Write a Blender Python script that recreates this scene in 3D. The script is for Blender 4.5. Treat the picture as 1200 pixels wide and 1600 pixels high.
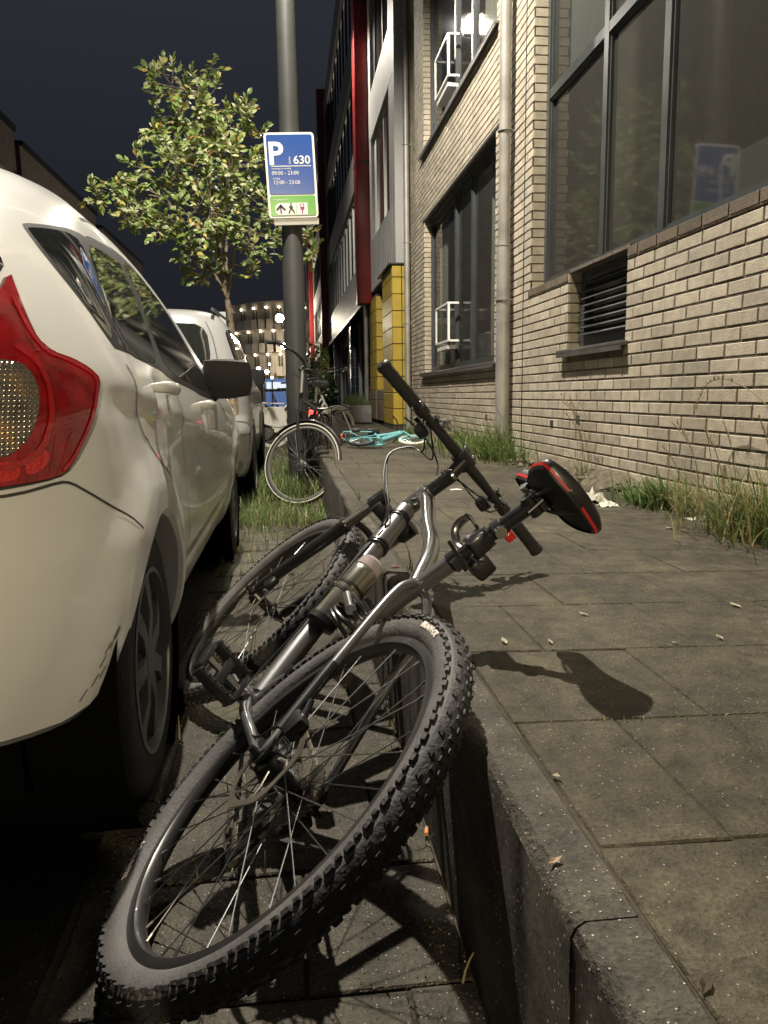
import bpy, bmesh, math, random
from mathutils import Vector as V, Matrix, noise
from mathutils.geometry import delaunay_2d_cdt
PI=math.pi
rnd=random.Random(7)
for o in list(bpy.data.objects): bpy.data.objects.remove(o)
scn=bpy.context.scene
COL=scn.collection
# ---------------------------------------------------------------- camera
F_=1190.0
_Y=V((450-600,-(618-800),-F_)).normalized()
_D=V((105,-7700,-F_)); _D=(_D-_Y*_D.dot(_Y)).normalized(); _Z=-_D; _X=_Y.cross(_Z)
RW=Matrix((_X,_Y,_Z))                       # camera axes -> world
CAM=V((0,0,.87))
cam=bpy.data.cameras.new('camera'); camo=bpy.data.objects.new('camera',cam); COL.objects.link(camo)
camo.matrix_world=Matrix.Translation(CAM)@RW.to_4x4()
cam.sensor_fit='HORIZONTAL'; cam.sensor_width=36; cam.lens=36*F_/1200; cam.clip_start=.02; cam.clip_end=600
scn.camera=camo
def ray(px,py): return RW@V((px-600,-(py-800),-F_))
def at_y(px,py,y): r=ray(px,py); return CAM+r*(y/r.y)
def at_x(px,py,x): r=ray(px,py); return CAM+r*(x/r.x)
def at_z(px,py,z): r=ray(px,py); return CAM+r*((z-CAM.z)/r.z)
# ---------------------------------------------------------------- world, exposure
w=bpy.data.worlds.new('World'); scn.world=w; w.use_nodes=True
nt=w.node_tree; bg=nt.nodes['Background']
tc=nt.nodes.new('ShaderNodeTexCoord'); sp=nt.nodes.new('ShaderNodeSeparateXYZ'); cr=nt.nodes.new('ShaderNodeValToRGB')
nt.links.new(tc.outputs['Generated'],sp.inputs[0]); nt.links.new(sp.outputs['Z'],cr.inputs[0]); nt.links.new(cr.outputs[0],bg.inputs[0])
cr.color_ramp.elements[0].position=0; cr.color_ramp.elements[0].color=(.0125,.0135,.0175,1)
cr.color_ramp.elements[1].position=.65; cr.color_ramp.elements[1].color=(.034,.037,.049,1)
e=cr.color_ramp.elements.new(.25); e.color=(.0165,.0185,.0245,1)
bg.inputs[1].default_value=1.0
scn.view_settings.view_transform='Standard'; scn.view_settings.look='None'; scn.view_settings.exposure=0; scn.view_settings.gamma=1
scn.render.engine='CYCLES'
scn.render.resolution_x=768; scn.render.resolution_y=1024
scn.cycles.max_bounces=6; scn.cycles.sample_clamp_indirect=3
# ---------------------------------------------------------------- light (strengths of the street lanterns built further down)
LAMP_BEHIND=dict(pos=(-.10,-14.5,6.3),power=5600,col=(1.0,.84,.55),radius=.12)   # yellow lamp of the same row, far behind the viewer
LAMP_AHEAD=dict(pos=(-.20,4.95,7.2),power=4300,col=(1.0,.92,.79),radius=.06)       # lantern on the sign post's arm, above the picture
# ---------------------------------------------------------------- materials
MATS={}
def mat(name,col,rough=.6,metal=0,var=0,vscale=8,bump=0,bscale=60,spec=.5,coat=0,emit=None,estr=0,trans=0,col2=None,alpha=1,detail=6):
    if name in MATS: return MATS[name]
    m=bpy.data.materials.new(name); m.use_nodes=True; n=m.node_tree; b=n.nodes['Principled BSDF']
    c4=(*col,1)
    b.inputs['Base Color'].default_value=c4; b.inputs['Roughness'].default_value=rough; b.inputs['Metallic'].default_value=metal
    b.inputs['Specular IOR Level'].default_value=spec; b.inputs['Coat Weight'].default_value=coat; b.inputs['Coat Roughness'].default_value=.04
    b.inputs['Transmission Weight'].default_value=trans; b.inputs['Alpha'].default_value=alpha
    if emit: b.inputs['Emission Color'].default_value=(*emit,1); b.inputs['Emission Strength'].default_value=estr
    if var or bump or col2:
        t=n.nodes.new('ShaderNodeTexCoord')
    if var or col2:
        no=n.nodes.new('ShaderNodeTexNoise'); no.inputs['Scale'].default_value=vscale; no.inputs['Detail'].default_value=detail
        n.links.new(t.outputs['Object'],no.inputs['Vector'])
        r=n.nodes.new('ShaderNodeValToRGB'); n.links.new(no.outputs[0],r.inputs[0]); n.links.new(r.outputs[0],b.inputs['Base Color'])
        r.color_ramp.elements[0].position=.32; r.color_ramp.elements[1].position=.68
        d=col2 if col2 else tuple(x*(1-var) for x in col); h=col if col2 else tuple(min(1,x*(1+var)) for x in col)
        r.color_ramp.elements[0].color=(*d,1); r.color_ramp.elements[1].color=(*h,1)
        rr=n.nodes.new('ShaderNodeMapRange'); rr.inputs['To Min'].default_value=max(.02,rough-.12*min(1,rough*2)); rr.inputs['To Max'].default_value=min(1,rough+.12)
        n.links.new(no.outputs[0],rr.inputs[0]); n.links.new(rr.outputs[0],b.inputs['Roughness'])
    if bump:
        nb=n.nodes.new('ShaderNodeTexNoise'); nb.inputs['Scale'].default_value=bscale; nb.inputs['Detail'].default_value=5
        n.links.new(t.outputs['Object'],nb.inputs['Vector'])
        bu=n.nodes.new('ShaderNodeBump'); bu.inputs['Strength'].default_value=bump; bu.inputs['Distance'].default_value=.01
        n.links.new(nb.outputs[0],bu.inputs['Height']); n.links.new(bu.outputs[0],b.inputs['Normal'])
    MATS[name]=m; return m
def node(n,t,**k):
    x=n.nodes.new(t)
    for a,v in k.items(): setattr(x,a,v)
    return x
def concrete(name,base,dark,moss,mossamt,speck,rough=.75,bump=.5,scale=1.0,coarse=.8):
    """paving: fine aggregate with bright grit, stains and moss"""
    m=bpy.data.materials.new(name); m.use_nodes=True; n=m.node_tree; b=n.nodes['Principled BSDF']; L=n.links.new
    t=node(n,'ShaderNodeTexCoord')
    def nz(s,d=6,r=.6):
        x=node(n,'ShaderNodeTexNoise'); x.inputs['Scale'].default_value=s*scale; x.inputs['Detail'].default_value=d; x.inputs['Roughness'].default_value=r; L(t.outputs['Object'],x.inputs['Vector']); return x
    def ramp(src,p0,c0,p1,c1):
        r=node(n,'ShaderNodeValToRGB'); L(src,r.inputs[0]); e=r.color_ramp.elements; e[0].position=p0; e[0].color=c0; e[1].position=p1; e[1].color=c1; return r
    def mix(f,a,c):
        x=node(n,'ShaderNodeMix',data_type='RGBA'); 
        if hasattr(f,'name'): L(f,x.inputs[0])
        else: x.inputs[0].default_value=f
        L(a,x.inputs[6]); 
        if hasattr(c,'name'): L(c,x.inputs[7])
        else: x.inputs[7].default_value=(*c,1)
        return x.outputs[2]
    big=nz(1.7,5); mid=nz(14,6); fine=nz(130,4)
    c1=ramp(big.outputs[0],.3,(*dark,1),.7,(*base,1))
    md=ramp(mid.outputs[0],.35,(.50,.50,.48,1),.7,(1.25,1.25,1.22,1))
    mm=node(n,'ShaderNodeMix',data_type='RGBA',blend_type='MULTIPLY'); mm.inputs[0].default_value=1; L(c1.outputs[0],mm.inputs[6]); L(md.outputs[0],mm.inputs[7])
    fn=ramp(fine.outputs[0],.3,(.55,.55,.55,1),.72,(1.35,1.35,1.32,1))
    m2=node(n,'ShaderNodeMix',data_type='RGBA',blend_type='MULTIPLY'); m2.inputs[0].default_value=.9; L(mm.outputs[2],m2.inputs[6]); L(fn.outputs[0],m2.inputs[7])
    vo=node(n,'ShaderNodeTexVoronoi'); vo.inputs['Scale'].default_value=150*scale; L(t.outputs['Object'],vo.inputs['Vector'])
    sp_=ramp(vo.outputs['Distance'],.12,(1,1,1,1),.28,(0,0,0,1))
    vc=node(n,'ShaderNodeSeparateColor'); L(vo.outputs['Color'],vc.inputs[0])
    th=node(n,'ShaderNodeMath',operation='GREATER_THAN'); th.inputs[1].default_value=1-speck; L(vc.outputs[0],th.inputs[0])
    mu=node(n,'ShaderNodeMath',operation='MULTIPLY'); L(sp_.outputs[0],mu.inputs[0]); L(th.outputs[0],mu.inputs[1])
    c3=mix(mu.outputs[0],m2.outputs[2],(.5,.47,.4))
    ms=nz(3.3,8,.7); mr=ramp(ms.outputs[0],.62-mossamt,(0,0,0,1),.78-mossamt*.6,(1,1,1,1))
    mf=node(n,'ShaderNodeMath',operation='MULTIPLY'); L(mr.outputs[0],mf.inputs[0]); mf.inputs[1].default_value=.65
    c4=mix(mf.outputs[0],c3,moss); L(c4,b.inputs['Base Color'])
    rg=node(n,'ShaderNodeMapRange'); b.inputs['Specular IOR Level'].default_value=.28; rg.inputs['To Min'].default_value=rough-.14; rg.inputs['To Max'].default_value=rough+.15; L(mid.outputs[0],rg.inputs[0]); L(rg.outputs[0],b.inputs['Roughness'])
    hs=node(n,'ShaderNodeMath',operation='ADD'); L(fine.outputs[0],hs.inputs[0]); L(mu.outputs[0],hs.inputs[1])
    bu=node(n,'ShaderNodeBump'); bu.inputs['Strength'].default_value=bump; bu.inputs['Distance'].default_value=.006; L(hs.outputs[0],bu.inputs['Height'])
    b2=node(n,'ShaderNodeBump'); b2.inputs['Strength'].default_value=coarse; b2.inputs['Distance'].default_value=.015; L(mid.outputs[0],b2.inputs['Height']); L(bu.outputs[0],b2.inputs['Normal']); L(b2.outputs[0],b.inputs['Normal'])
    MATS[name]=m; return m
def attr_mat(name,rough=.8,bump=.4,bscale=90,var=.25,trans=0,vs=25,spec=.4,stain=0):
    """colour from the mesh's own 'tint' attribute, broken up by noise"""
    m=bpy.data.materials.new(name); m.use_nodes=True; n=m.node_tree; b=n.nodes['Principled BSDF']; L=n.links.new
    a=node(n,'ShaderNodeAttribute',attribute_name='tint'); t=node(n,'ShaderNodeTexCoord')
    no=node(n,'ShaderNodeTexNoise'); no.inputs['Scale'].default_value=vs; no.inputs['Detail'].default_value=6; L(t.outputs['Object'],no.inputs['Vector'])
    r=node(n,'ShaderNodeValToRGB'); L(no.outputs[0],r.inputs[0]); r.color_ramp.elements[0].position=.3; r.color_ramp.elements[1].position=.7
    r.color_ramp.elements[0].color=(1-var,)*3+(1,); r.color_ramp.elements[1].color=(1+var*.5,)*3+(1,)
    x=node(n,'ShaderNodeMix',data_type='RGBA',blend_type='MULTIPLY'); x.inputs[0].default_value=1; L(a.outputs['Color'],x.inputs[6]); L(r.outputs[0],x.inputs[7]); L(x.outputs[2],b.inputs['Base Color'])
    b.inputs['Roughness'].default_value=rough; b.inputs['Specular IOR Level'].default_value=spec
    if stain:
        n3=node(n,'ShaderNodeTexNoise'); n3.inputs['Scale'].default_value=1.6; n3.inputs['Detail'].default_value=7; n3.inputs['Roughness'].default_value=.65; L(t.outputs['Object'],n3.inputs['Vector'])
        r3=node(n,'ShaderNodeValToRGB'); L(n3.outputs[0],r3.inputs[0]); r3.color_ramp.elements[0].position=.30; r3.color_ramp.elements[1].position=.62; r3.color_ramp.elements[0].color=(1-stain,1-stain,1-stain*1.05,1); r3.color_ramp.elements[1].color=(1.06,1.06,1.06,1)
        x3=node(n,'ShaderNodeMix',data_type='RGBA',blend_type='MULTIPLY'); x3.inputs[0].default_value=1; L(x.outputs[2],x3.inputs[6]); L(r3.outputs[0],x3.inputs[7]); L(x3.outputs[2],b.inputs['Base Color'])
    if bump:
        nb=node(n,'ShaderNodeTexNoise'); nb.inputs['Scale'].default_value=bscale; nb.inputs['Detail'].default_value=4; L(t.outputs['Object'],nb.inputs['Vector'])
        bu=node(n,'ShaderNodeBump'); bu.inputs['Strength'].default_value=bump; bu.inputs['Distance'].default_value=.004; L(nb.outputs[0],bu.inputs['Height']); L(bu.outputs[0],b.inputs['Normal'])
    if trans:
        tr=node(n,'ShaderNodeBsdfTranslucent'); L(x.outputs[2],tr.inputs[0]); mx=node(n,'ShaderNodeMixShader'); mx.inputs[0].default_value=trans
        L(b.outputs[0],mx.inputs[1]); L(tr.outputs[0],mx.inputs[2]); L(mx.outputs[0],n.nodes['Material Output'].inputs['Surface'])
    MATS[name]=m; return m
# ---------------------------------------------------------------- mesh helpers
class MB:
    def __init__(s): s.v=[];s.f=[];s.m=[];s.t=[];s.mi=0;s.tint=None
    def add(s,vs,fs):
        k=len(s.v); s.v+= [tuple(p) for p in vs]
        for f in fs: s.f.append(tuple(i+k for i in f)); s.m.append(s.mi); s.t.append(s.tint)
    def box(s,x0,x1,y0,y1,z0,z1,M=None,ch=0):
        if ch:
            # chamfered box
            bm=bmesh.new(); bmesh.ops.create_cube(bm,size=1)
            for q in bm.verts: q.co=V(((x0+x1)/2+q.co.x*(x1-x0),(y0+y1)/2+q.co.y*(y1-y0),(z0+z1)/2+q.co.z*(z1-z0)))
            bmesh.ops.bevel(bm,geom=list(bm.edges),offset=ch,segments=2,affect='EDGES',profile=.5)
            vs=[q.co.copy() for q in bm.verts]; bm.verts.index_update(); fs=[[q.index for q in f.verts] for f in bm.faces]; bm.free()
        else:
            vs=[V(p) for p in ((x0,y0,z0),(x1,y0,z0),(x1,y1,z0),(x0,y1,z0),(x0,y0,z1),(x1,y0,z1),(x1,y1,z1),(x0,y1,z1))]
            fs=[(0,3,2,1),(4,5,6,7),(0,1,5,4),(1,2,6,5),(2,3,7,6),(3,0,4,7)]
        if M: vs=[M@p for p in vs]
        s.add(vs,fs); return s
    def tube(s,pts,r,seg=10,caps=True,sq=None):
        pts=[V(p) for p in pts]; n=len(pts)
        if not hasattr(r,'__len__'): r=[r]*n
        t0=(pts[1]-pts[0]).normalized(); up=V((0,0,1)) if abs(t0.z)<.9 else V((1,0,0))
        nrm=(up-t0*up.dot(t0)).normalized(); vs=[]
        for i in range(n):
            t=((pts[min(i+1,n-1)]-pts[i]).normalized()+(pts[i]-pts[max(i-1,0)]).normalized()).normalized() if 0<i<n-1 else (t0 if i==0 else (pts[-1]-pts[-2]).normalized())
            nrm=(nrm-t*nrm.dot(t)).normalized(); b=t.cross(nrm)
            for k in range(seg):
                a=2*PI*k/seg; rx=r[i]; ry=r[i]*(sq or 1)
                vs.append(pts[i]+nrm*(math.cos(a)*rx)+b*(math.sin(a)*ry))
        fs=[(i*seg+k,i*seg+(k+1)%seg,(i+1)*seg+(k+1)%seg,(i+1)*seg+k) for i in range(n-1) for k in range(seg)]
        if caps: fs+=[tuple(range(seg))[::-1],tuple((n-1)*seg+k for k in range(seg))]
        s.add(vs,fs); return s
    def lathe(s,prof,seg=32,M=None,closed=False,a0=0,a1=2*PI):
        """prof: (axial, radius); axis = local Y"""
        n=len(prof); full=abs(a1-a0-2*PI)<1e-6; ns=seg if full else seg+1; vs=[]
        for k in range(ns):
            a=a0+(a1-a0)*k/seg
            for (y,r) in prof: vs.append(V((r*math.cos(a),y,r*math.sin(a))))
        fs=[]
        for k in range(seg):
            k2=(k+1)%ns if full else k+1
            for i in range(n if closed else n-1):
                j=(i+1)%n; fs.append((k*n+i,k2*n+i,k2*n+j,k*n+j))
        if M: vs=[M@p for p in vs]
        s.add(vs,fs); return s
    def quad(s,a,b,c,d): s.add([a,b,c,d],[(0,1,2,3)]); return s
    def prism(s,poly,ax,d0,d1):
        """poly of 2-D points extruded along axis ax ('x','y','z')"""
        def P3(p,d): return {'x':(d,p[0],p[1]),'y':(p[0],d,p[1]),'z':(p[0],p[1],d)}[ax]
        n=len(poly); vs=[P3(p,d0) for p in poly]+[P3(p,d1) for p in poly]
        fs=[tuple(range(n)),tuple(range(2*n-1,n-1,-1))]+[(i,i+n,(i+1)%n+n,(i+1)%n) for i in range(n)]
        s.add(vs,fs); return s
    def xf(s,M): s.v=[tuple(M@V(p)) for p in s.v]; return s
    def build(s,name,mats,parent=None,smooth=35,loc=None):
        me=bpy.data.meshes.new(name); me.from_pydata(s.v,[],s.f)
        if not isinstance(mats,(list,tuple)): mats=[mats]
        for m in mats: me.materials.append(m)
        if len(mats)>1: me.polygons.foreach_set('material_index',s.m)
        if any(t is not None for t in s.t):
            at=me.color_attributes.new('tint','FLOAT_COLOR','CORNER'); buf=[]
            for p,t in zip(me.polygons,s.t): buf+=list((*(t or (1,1,1)),1))*p.loop_total
            at.data.foreach_set('color',buf)
        me.validate()
        bm=bmesh.new(); bm.from_mesh(me); bmesh.ops.recalc_face_normals(bm,faces=bm.faces[:]) if not getattr(s,'norecalc',0) else None; bm.to_mesh(me); bm.free()
        if smooth:
            me.polygons.foreach_set('use_smooth',[True]*len(me.polygons)); me.set_sharp_from_angle(angle=math.radians(smooth))
        o=bpy.data.objects.new(name,me); COL.objects.link(o)
        if parent: o.parent=parent
        if loc: o.location=loc
        return o
def tag(o,label,cat,group=None):
    o['label']=label; o['category']=cat
    if group: o['group']=group
    return o
def struct(o): o['kind']='structure'; return o
def stuff(o,label,cat): o['kind']='stuff'; o['label']=label; o['category']=cat; return o
def thing(name,label,cat,loc=(0,0,0),rz=0,group=None,M=None):
    o=bpy.data.objects.new(name,None); COL.objects.link(o); o.empty_display_size=.1
    if M is not None: o.matrix_world=M
    else: o.location=loc; o.rotation_euler=(0,0,rz)
    return tag(o,label,cat,group)
def kids(o): return [c for c in bpy.data.objects if c.parent==o]
def copy_tree(o,parent=None):
    c=o.copy(); COL.objects.link(c)
    if parent: c.parent=parent
    for ch in kids(o): 
        if ch.name!=c.name: copy_tree(ch,c)
    return c
def cr_path(P,n=8):
    P=[V(p) for p in P]; out=[]
    for i in range(len(P)-1):
        a=P[i-1] if i else P[0]*2-P[1]; b=P[i]; c=P[i+1]; d=P[i+2] if i+2<len(P) else P[-1]*2-P[-2]
        for k in range(n):
            t=k/n; out.append(.5*((2*b)+(c-a)*t+(2*a-5*b+4*c-d)*t*t+(3*b-a-3*c+d)*t**3))
    out.append(P[-1]); return out
def text_mesh(txt,size,depth=.0008,align='CENTER',bold=0):
    cu=bpy.data.curves.new('lettering','FONT'); cu.body=txt; cu.size=size; cu.extrude=depth; cu.align_x=align; cu.offset=bold; cu.resolution_u=3
    o=bpy.data.objects.new('lettering',cu); COL.objects.link(o); dg=bpy.context.evaluated_depsgraph_get(); dg.update()
    me=bpy.data.meshes.new_from_object(o.evaluated_get(dg)); vs=[v.co.copy() for v in me.vertices]; fs=[tuple(p.vertices) for p in me.polygons]
    bpy.data.objects.remove(o); bpy.data.meshes.remove(me); bpy.data.curves.remove(cu); return vs,fs
# ================================================================ ground
RD=-.012
g=MB(); g.quad((-400,-60,RD-.01),(400,-60,RD-.01),(400,500,RD-.01),(-400,500,RD-.01))
M_asph=concrete('asphalt',(.045,.042,.038),(.025,.024,.022),(.03,.035,.015),-.1,.10,.7,.6,1.2)
struct(g.build('road',M_asph,smooth=0))
M_pave=concrete('pavement_slab',(.098,.083,.055),(.038,.032,.021),(.06,.075,.02),-.05,.08,.68,.6,1.35)
M_strip=concrete('strip_tile',(.092,.080,.060),(.036,.031,.023),(.055,.075,.018),.06,.30,.55,.7)
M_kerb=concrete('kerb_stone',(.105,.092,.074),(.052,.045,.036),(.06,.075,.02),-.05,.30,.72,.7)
M_kside=concrete('kerb_side_shaded',(.075,.064,.050),(.040,.034,.027),(.04,.05,.015),-.05,.08,.9,.12,1.0,.1)  # road-side face: its shade is put into a darker, smoother colour
M_soil=mat('soil',(.045,.035,.022),.95,var=.5,vscale=18,bump=.8,bscale=40)
XK0,XK1,ZK=.252,.327,.37
D=1.87
def pz(x): return ZK-.002-(x-XK1)*.03        # the pavement falls gently to the wall
def slab(m,x0,x1,y0,y1,zf,th=.05,ch=.0025,jit=.0015,n=1):
    j=[rnd.uniform(-jit,jit) for _ in range(4)]
    g4=[.0006+rnd.random()**2*.0045 for _ in range(4)]; x0+=g4[0];x1-=g4[1];y0+=g4[2];y1-=g4[3]
    c=ch
    def z(x,y,k): return zf(x)+j[k]
    top=[(x0+c,y0+c,z(x0,y0,0)),(x1-c,y0+c,z(x1,y0,1)),(x1-c,y1-c,z(x1,y1,2)),(x0+c,y1-c,z(x0,y1,3))]
    mid=[(x0,y0,top[0][2]-c),(x1,y0,top[1][2]-c),(x1,y1,top[2][2]-c),(x0,y1,top[3][2]-c)]
    bot=[(p[0],p[1],p[2]-th) for p in mid]
    fs=[(0,1,2,3)]+[(i,i+4,(i+1)%4+4,(i+1)%4) for i in range(4)]+[(i+4,i+8,(i+1)%4+8,(i+1)%4+4) for i in range(4)]
    fs=[tuple(reversed(f)) if k else f for k,f in enumerate(fs)]
    m.add(top+mid+bot,fs)
m=MB()
TP=.3263; y=.749-TP*5; r=0
rows=[]
while y<34: rows.append(y); y+=TP
for k,y in enumerate(rows):
    xs=[XK1]+[(.490 if k%2 else .652)+TP*q for q in range(5)]
    for a,b in zip(xs,xs[1:]):
        slab(m,a,min(b,1.95),y,y+TP,pz)
struct(m.build('pavement',M_pave,smooth=0))
m=MB(); m.quad((XK1-.01,-2,ZK-.0052),(2.3,-2,ZK-.0644),(2.3,34,ZK-.0644),(XK1-.01,34,ZK-.0052)); m.quad((-.4,-2,-.008),(XK0+.01,-2,-.008),(XK0+.01,34,-.008),(-.4,34,-.008))
struct(m.build('soil_bed',M_soil,smooth=0))
# verge strip of small tiles between the kerb and the parked cars
m=MB(); XS=-.385
for k in range(-5,19):
    y=1.0+k*.30
    xs=[XS,-.15,.15,XK0] if k%2 else [XS,-.30,.0,XK0]
    for a,b in zip(xs,xs[1:]): 
        if k>13 and rnd.random()<.25: continue
        slab(m,a,b-.002,y,y+.30,lambda x:.0,jit=.003,ch=.003)
struct(m.build('verge_strip',M_strip,smooth=0))
# kerb: separate stones, chipped edges
m=MB()
y=.632-.5*6
while y<34:
    L=.5; n=9; y0=y+.0007; y1=y+L-.0007
    ys=[y0+(y1-y0)*i/n for i in range(n+1)]
    prof=[(XK0,-.04),(XK0,ZK-.016),(XK0+.005,ZK-.006),(XK0+.014,ZK),(XK1-.008,ZK),(XK1,ZK-.008),(XK1,-.0)]
    vs=[];dz=rnd.uniform(-.002,.002);dx=rnd.uniform(-.0015,.0015)
    for yy in ys:
        end=.0015 if yy in (ys[0],ys[-1]) else 0
        for i,(x,z) in enumerate(prof):
            ch=.007*max(0,noise.noise(V((yy*14,i*3.1,2)))) if i in (1,2,3) else 0
            vs.append((x+dx+ch*1.4,yy,z+dz-ch-(end if 0<i<6 else 0)+.0015*noise.noise(V((yy*5,x*30,1)))))
    q=len(prof); fs=[(a*q+i,(a+1)*q+i,(a+1)*q+i+1,a*q+i+1) for a in range(n) for i in range(q-1)]
    fs+=[tuple(range(q)),tuple(n*q+i for i in range(q))[::-1]]
    kk=len(m.f); m.add(vs,fs)
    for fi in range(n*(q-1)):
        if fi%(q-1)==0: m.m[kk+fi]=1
    y+=L
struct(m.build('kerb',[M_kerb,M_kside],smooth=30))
m=MB(); m.quad((XK1,34,ZK),(9,34,ZK-.02),(9,120,ZK-.02),(XK1,120,ZK)); struct(m.build('far_pavement',M_pave,smooth=0))

# ================================================================ brick building on the right
M_brick=attr_mat('cream_brick',.78,.6,110,.20,vs=18,stain=.26)
M_mortar=mat('mortar',(.12,.10,.075),.95,var=.35,vscale=30,bump=.6,bscale=120)
M_frame=mat('window_frame_grey',(.045,.05,.052),.35,var=.12,vscale=6,bump=.05)
M_pane=mat('window_pane',(.058,.057,.052),.045,spec=.6)
_n=M_pane.node_tree; _mx=node(_n,'ShaderNodeMixShader'); _tr=node(_n,'ShaderNodeBsdfTransparent'); _tr.inputs[0].default_value=(.75,.78,.76,1); _mx.inputs[0].default_value=.42
_n.links.new(_n.nodes['Principled BSDF'].outputs[0],_mx.inputs[1]); _n.links.new(_tr.outputs[0],_mx.inputs[2]); _n.links.new(_mx.outputs[0],_n.nodes['Material Output'].inputs['Surface'])
M_panel=mat('window_blind_grey',(.16,.155,.14),.5,var=.1,vscale=2)
M_sill=mat('sill_slate',(.075,.07,.065),.5,var=.25,vscale=12,bump=.2)
M_zinc=mat('zinc_pipe',(.30,.29,.26),.5,.35,var=.18,vscale=5,bump=.15,bscale=30)
M_white=mat('white_enamel',(.75,.74,.70),.35)
M_clear=mat('clear_guard_glass',(.85,.9,.88),.02,spec=.5,trans=1.0)
YB0,YB1,ZB0,ZB1=-3.0,11.62,.06,8.4
RH,BL=.0641,.2264
op=[(.6,5.84,1.645,5.9),(4.135,5.035,1.135,1.646),(6.88,10.45,1.135,3.13),(6.88,10.45,3.96,6.3),(6.88,10.45,7.1,9.5),(.6,5.84,6.9,9.5)]
bld=thing('brick_building','cream brick building with dark grey framed windows along the right side of the pavement','building',(D,0,0))
b=MB(); mo=MB()
def cuts(a,c,z0,z1):
    iv=[(a,c)]
    for (o0,o1,p0,p1) in op:
        if p0<z1-.02 and p1>z0+.02:
            nv=[]
            for (x,y) in iv:
                if o1<=x or o0>=y: nv.append((x,y)); continue
                if x<o0: nv.append((x,o0))
                if y>o1: nv.append((o1,y))
            iv=nv
    return [q for q in iv if q[1]-q[0]>.012]
nrow=int((ZB1-ZB0)/RH); off=RH*((1.645-ZB0)/RH%1)
for k in range(nrow):
    z0=ZB0+off-RH+k*RH; z1=z0+RH
    for (a,c) in cuts(YB0,YB1,z0,z1): mo.quad((.0035,a,z0),(.0035,c,z0),(.0035,c,z1),(.0035,a,z1))
    sh=(0,.5,.0,.5)[k%4]*BL+.08; y=YB0-sh
    while y<YB1:
        ya=max(y,YB0);yb=min(y+BL-.0115,YB1); y+=BL
        if yb-ya<.02: continue
        for (a,c) in cuts(ya,yb,z0,z1):
            if a==ya or True:
                v=rnd.uniform(.80,1.12); wv=rnd.uniform(-.02,.02)
                dirt=1
                b.tint=(.50*v+wv*.3,.44*v,.345*v-wv*.3)
                if z0<.30:
                    q=rnd.random()*.6+.25; b.tint=tuple(t*q for t in b.tint)   # grimy splash zone with missing faces
                dx=rnd.uniform(-.0012,.0012); c2=.0022
                zz0=z0+.0058; zz1=z1-.0058
                vs=[(dx,a+c2,zz0+c2),(dx,c-c2,zz0+c2),(dx,c-c2,zz1-c2),(dx,a+c2,zz1-c2),(dx+c2,a,zz0),(dx+c2,c,zz0),(dx+c2,c,zz1),(dx+c2,a,zz1),(.012,a,zz0),(.012,c,zz0),(.012,c,zz1),(.012,a,zz1)]
                fs=[(3,2,1,0)]+[(i,(i+1)%4,(i+1)%4+4,i+4) for i in range(4)]+[(i+4,(i+1)%4+4,(i+1)%4+8,i+8) for i in range(4)]
                b.add(vs,fs)
b.norecalc=1
b.build('wall',M_brick,bld,smooth=0)
# brick jambs that face along the street
jm=MB()
for (o0,o1,p0,p1) in op:
    dep=.10
    for side,yy in ((1,o1),(-1,o0)):
        if side<0 and yy<1: continue
        jb=MB(); z0=ZB0+off-RH
        while z0<min(p1,ZB1)-.01:
            z1=z0+RH
            if z0>p0-.01:
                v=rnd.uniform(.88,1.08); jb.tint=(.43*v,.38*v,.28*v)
                jb.box(.0125,dep,yy-.004 if side>0 else yy-.02,yy+.02 if side>0 else yy+.004,z0+.005,z1-.005)
            z0+=RH
        if jb.v: jb.build('window_jamb',M_brick,bld,smooth=0)
    zt=min(p1,ZB1+1)
    jm.box(.0095,dep+.002,o1+.002,o1+.03,p0,zt); 
    if o0>1: jm.box(.0095,dep+.002,o0-.03,o0-.002,p0,zt)
    jm.box(.009,dep+.1,o0,o1,p1,p1+.02)
jm.f+=[tuple(i+len(jm.v) for i in f) for f in mo.f]; jm.m+=mo.m; jm.t+=mo.t; jm.v+=mo.v
jm.build('mortar_bed',M_mortar,bld,smooth=0)
up=MB(); up.box(.02,.4,YB0,YB1,ZB1-.05,12.5); up.box(.02,8,YB1-.25,YB1,0,12.5); up.box(1.6,8,YB0,YB1,-.1,12.4); up.box(.12,1.7,YB0,YB1,6.35,6.85); up.box(.12,1.7,6.6,YB1,3.2,3.9); up.box(.12,1.7,5.95,6.75,0,12); up.build('wall_core',mat('brick_upper',(.30,.27,.22),.85,var=.15,vscale=9),bld,smooth=0)
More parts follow.
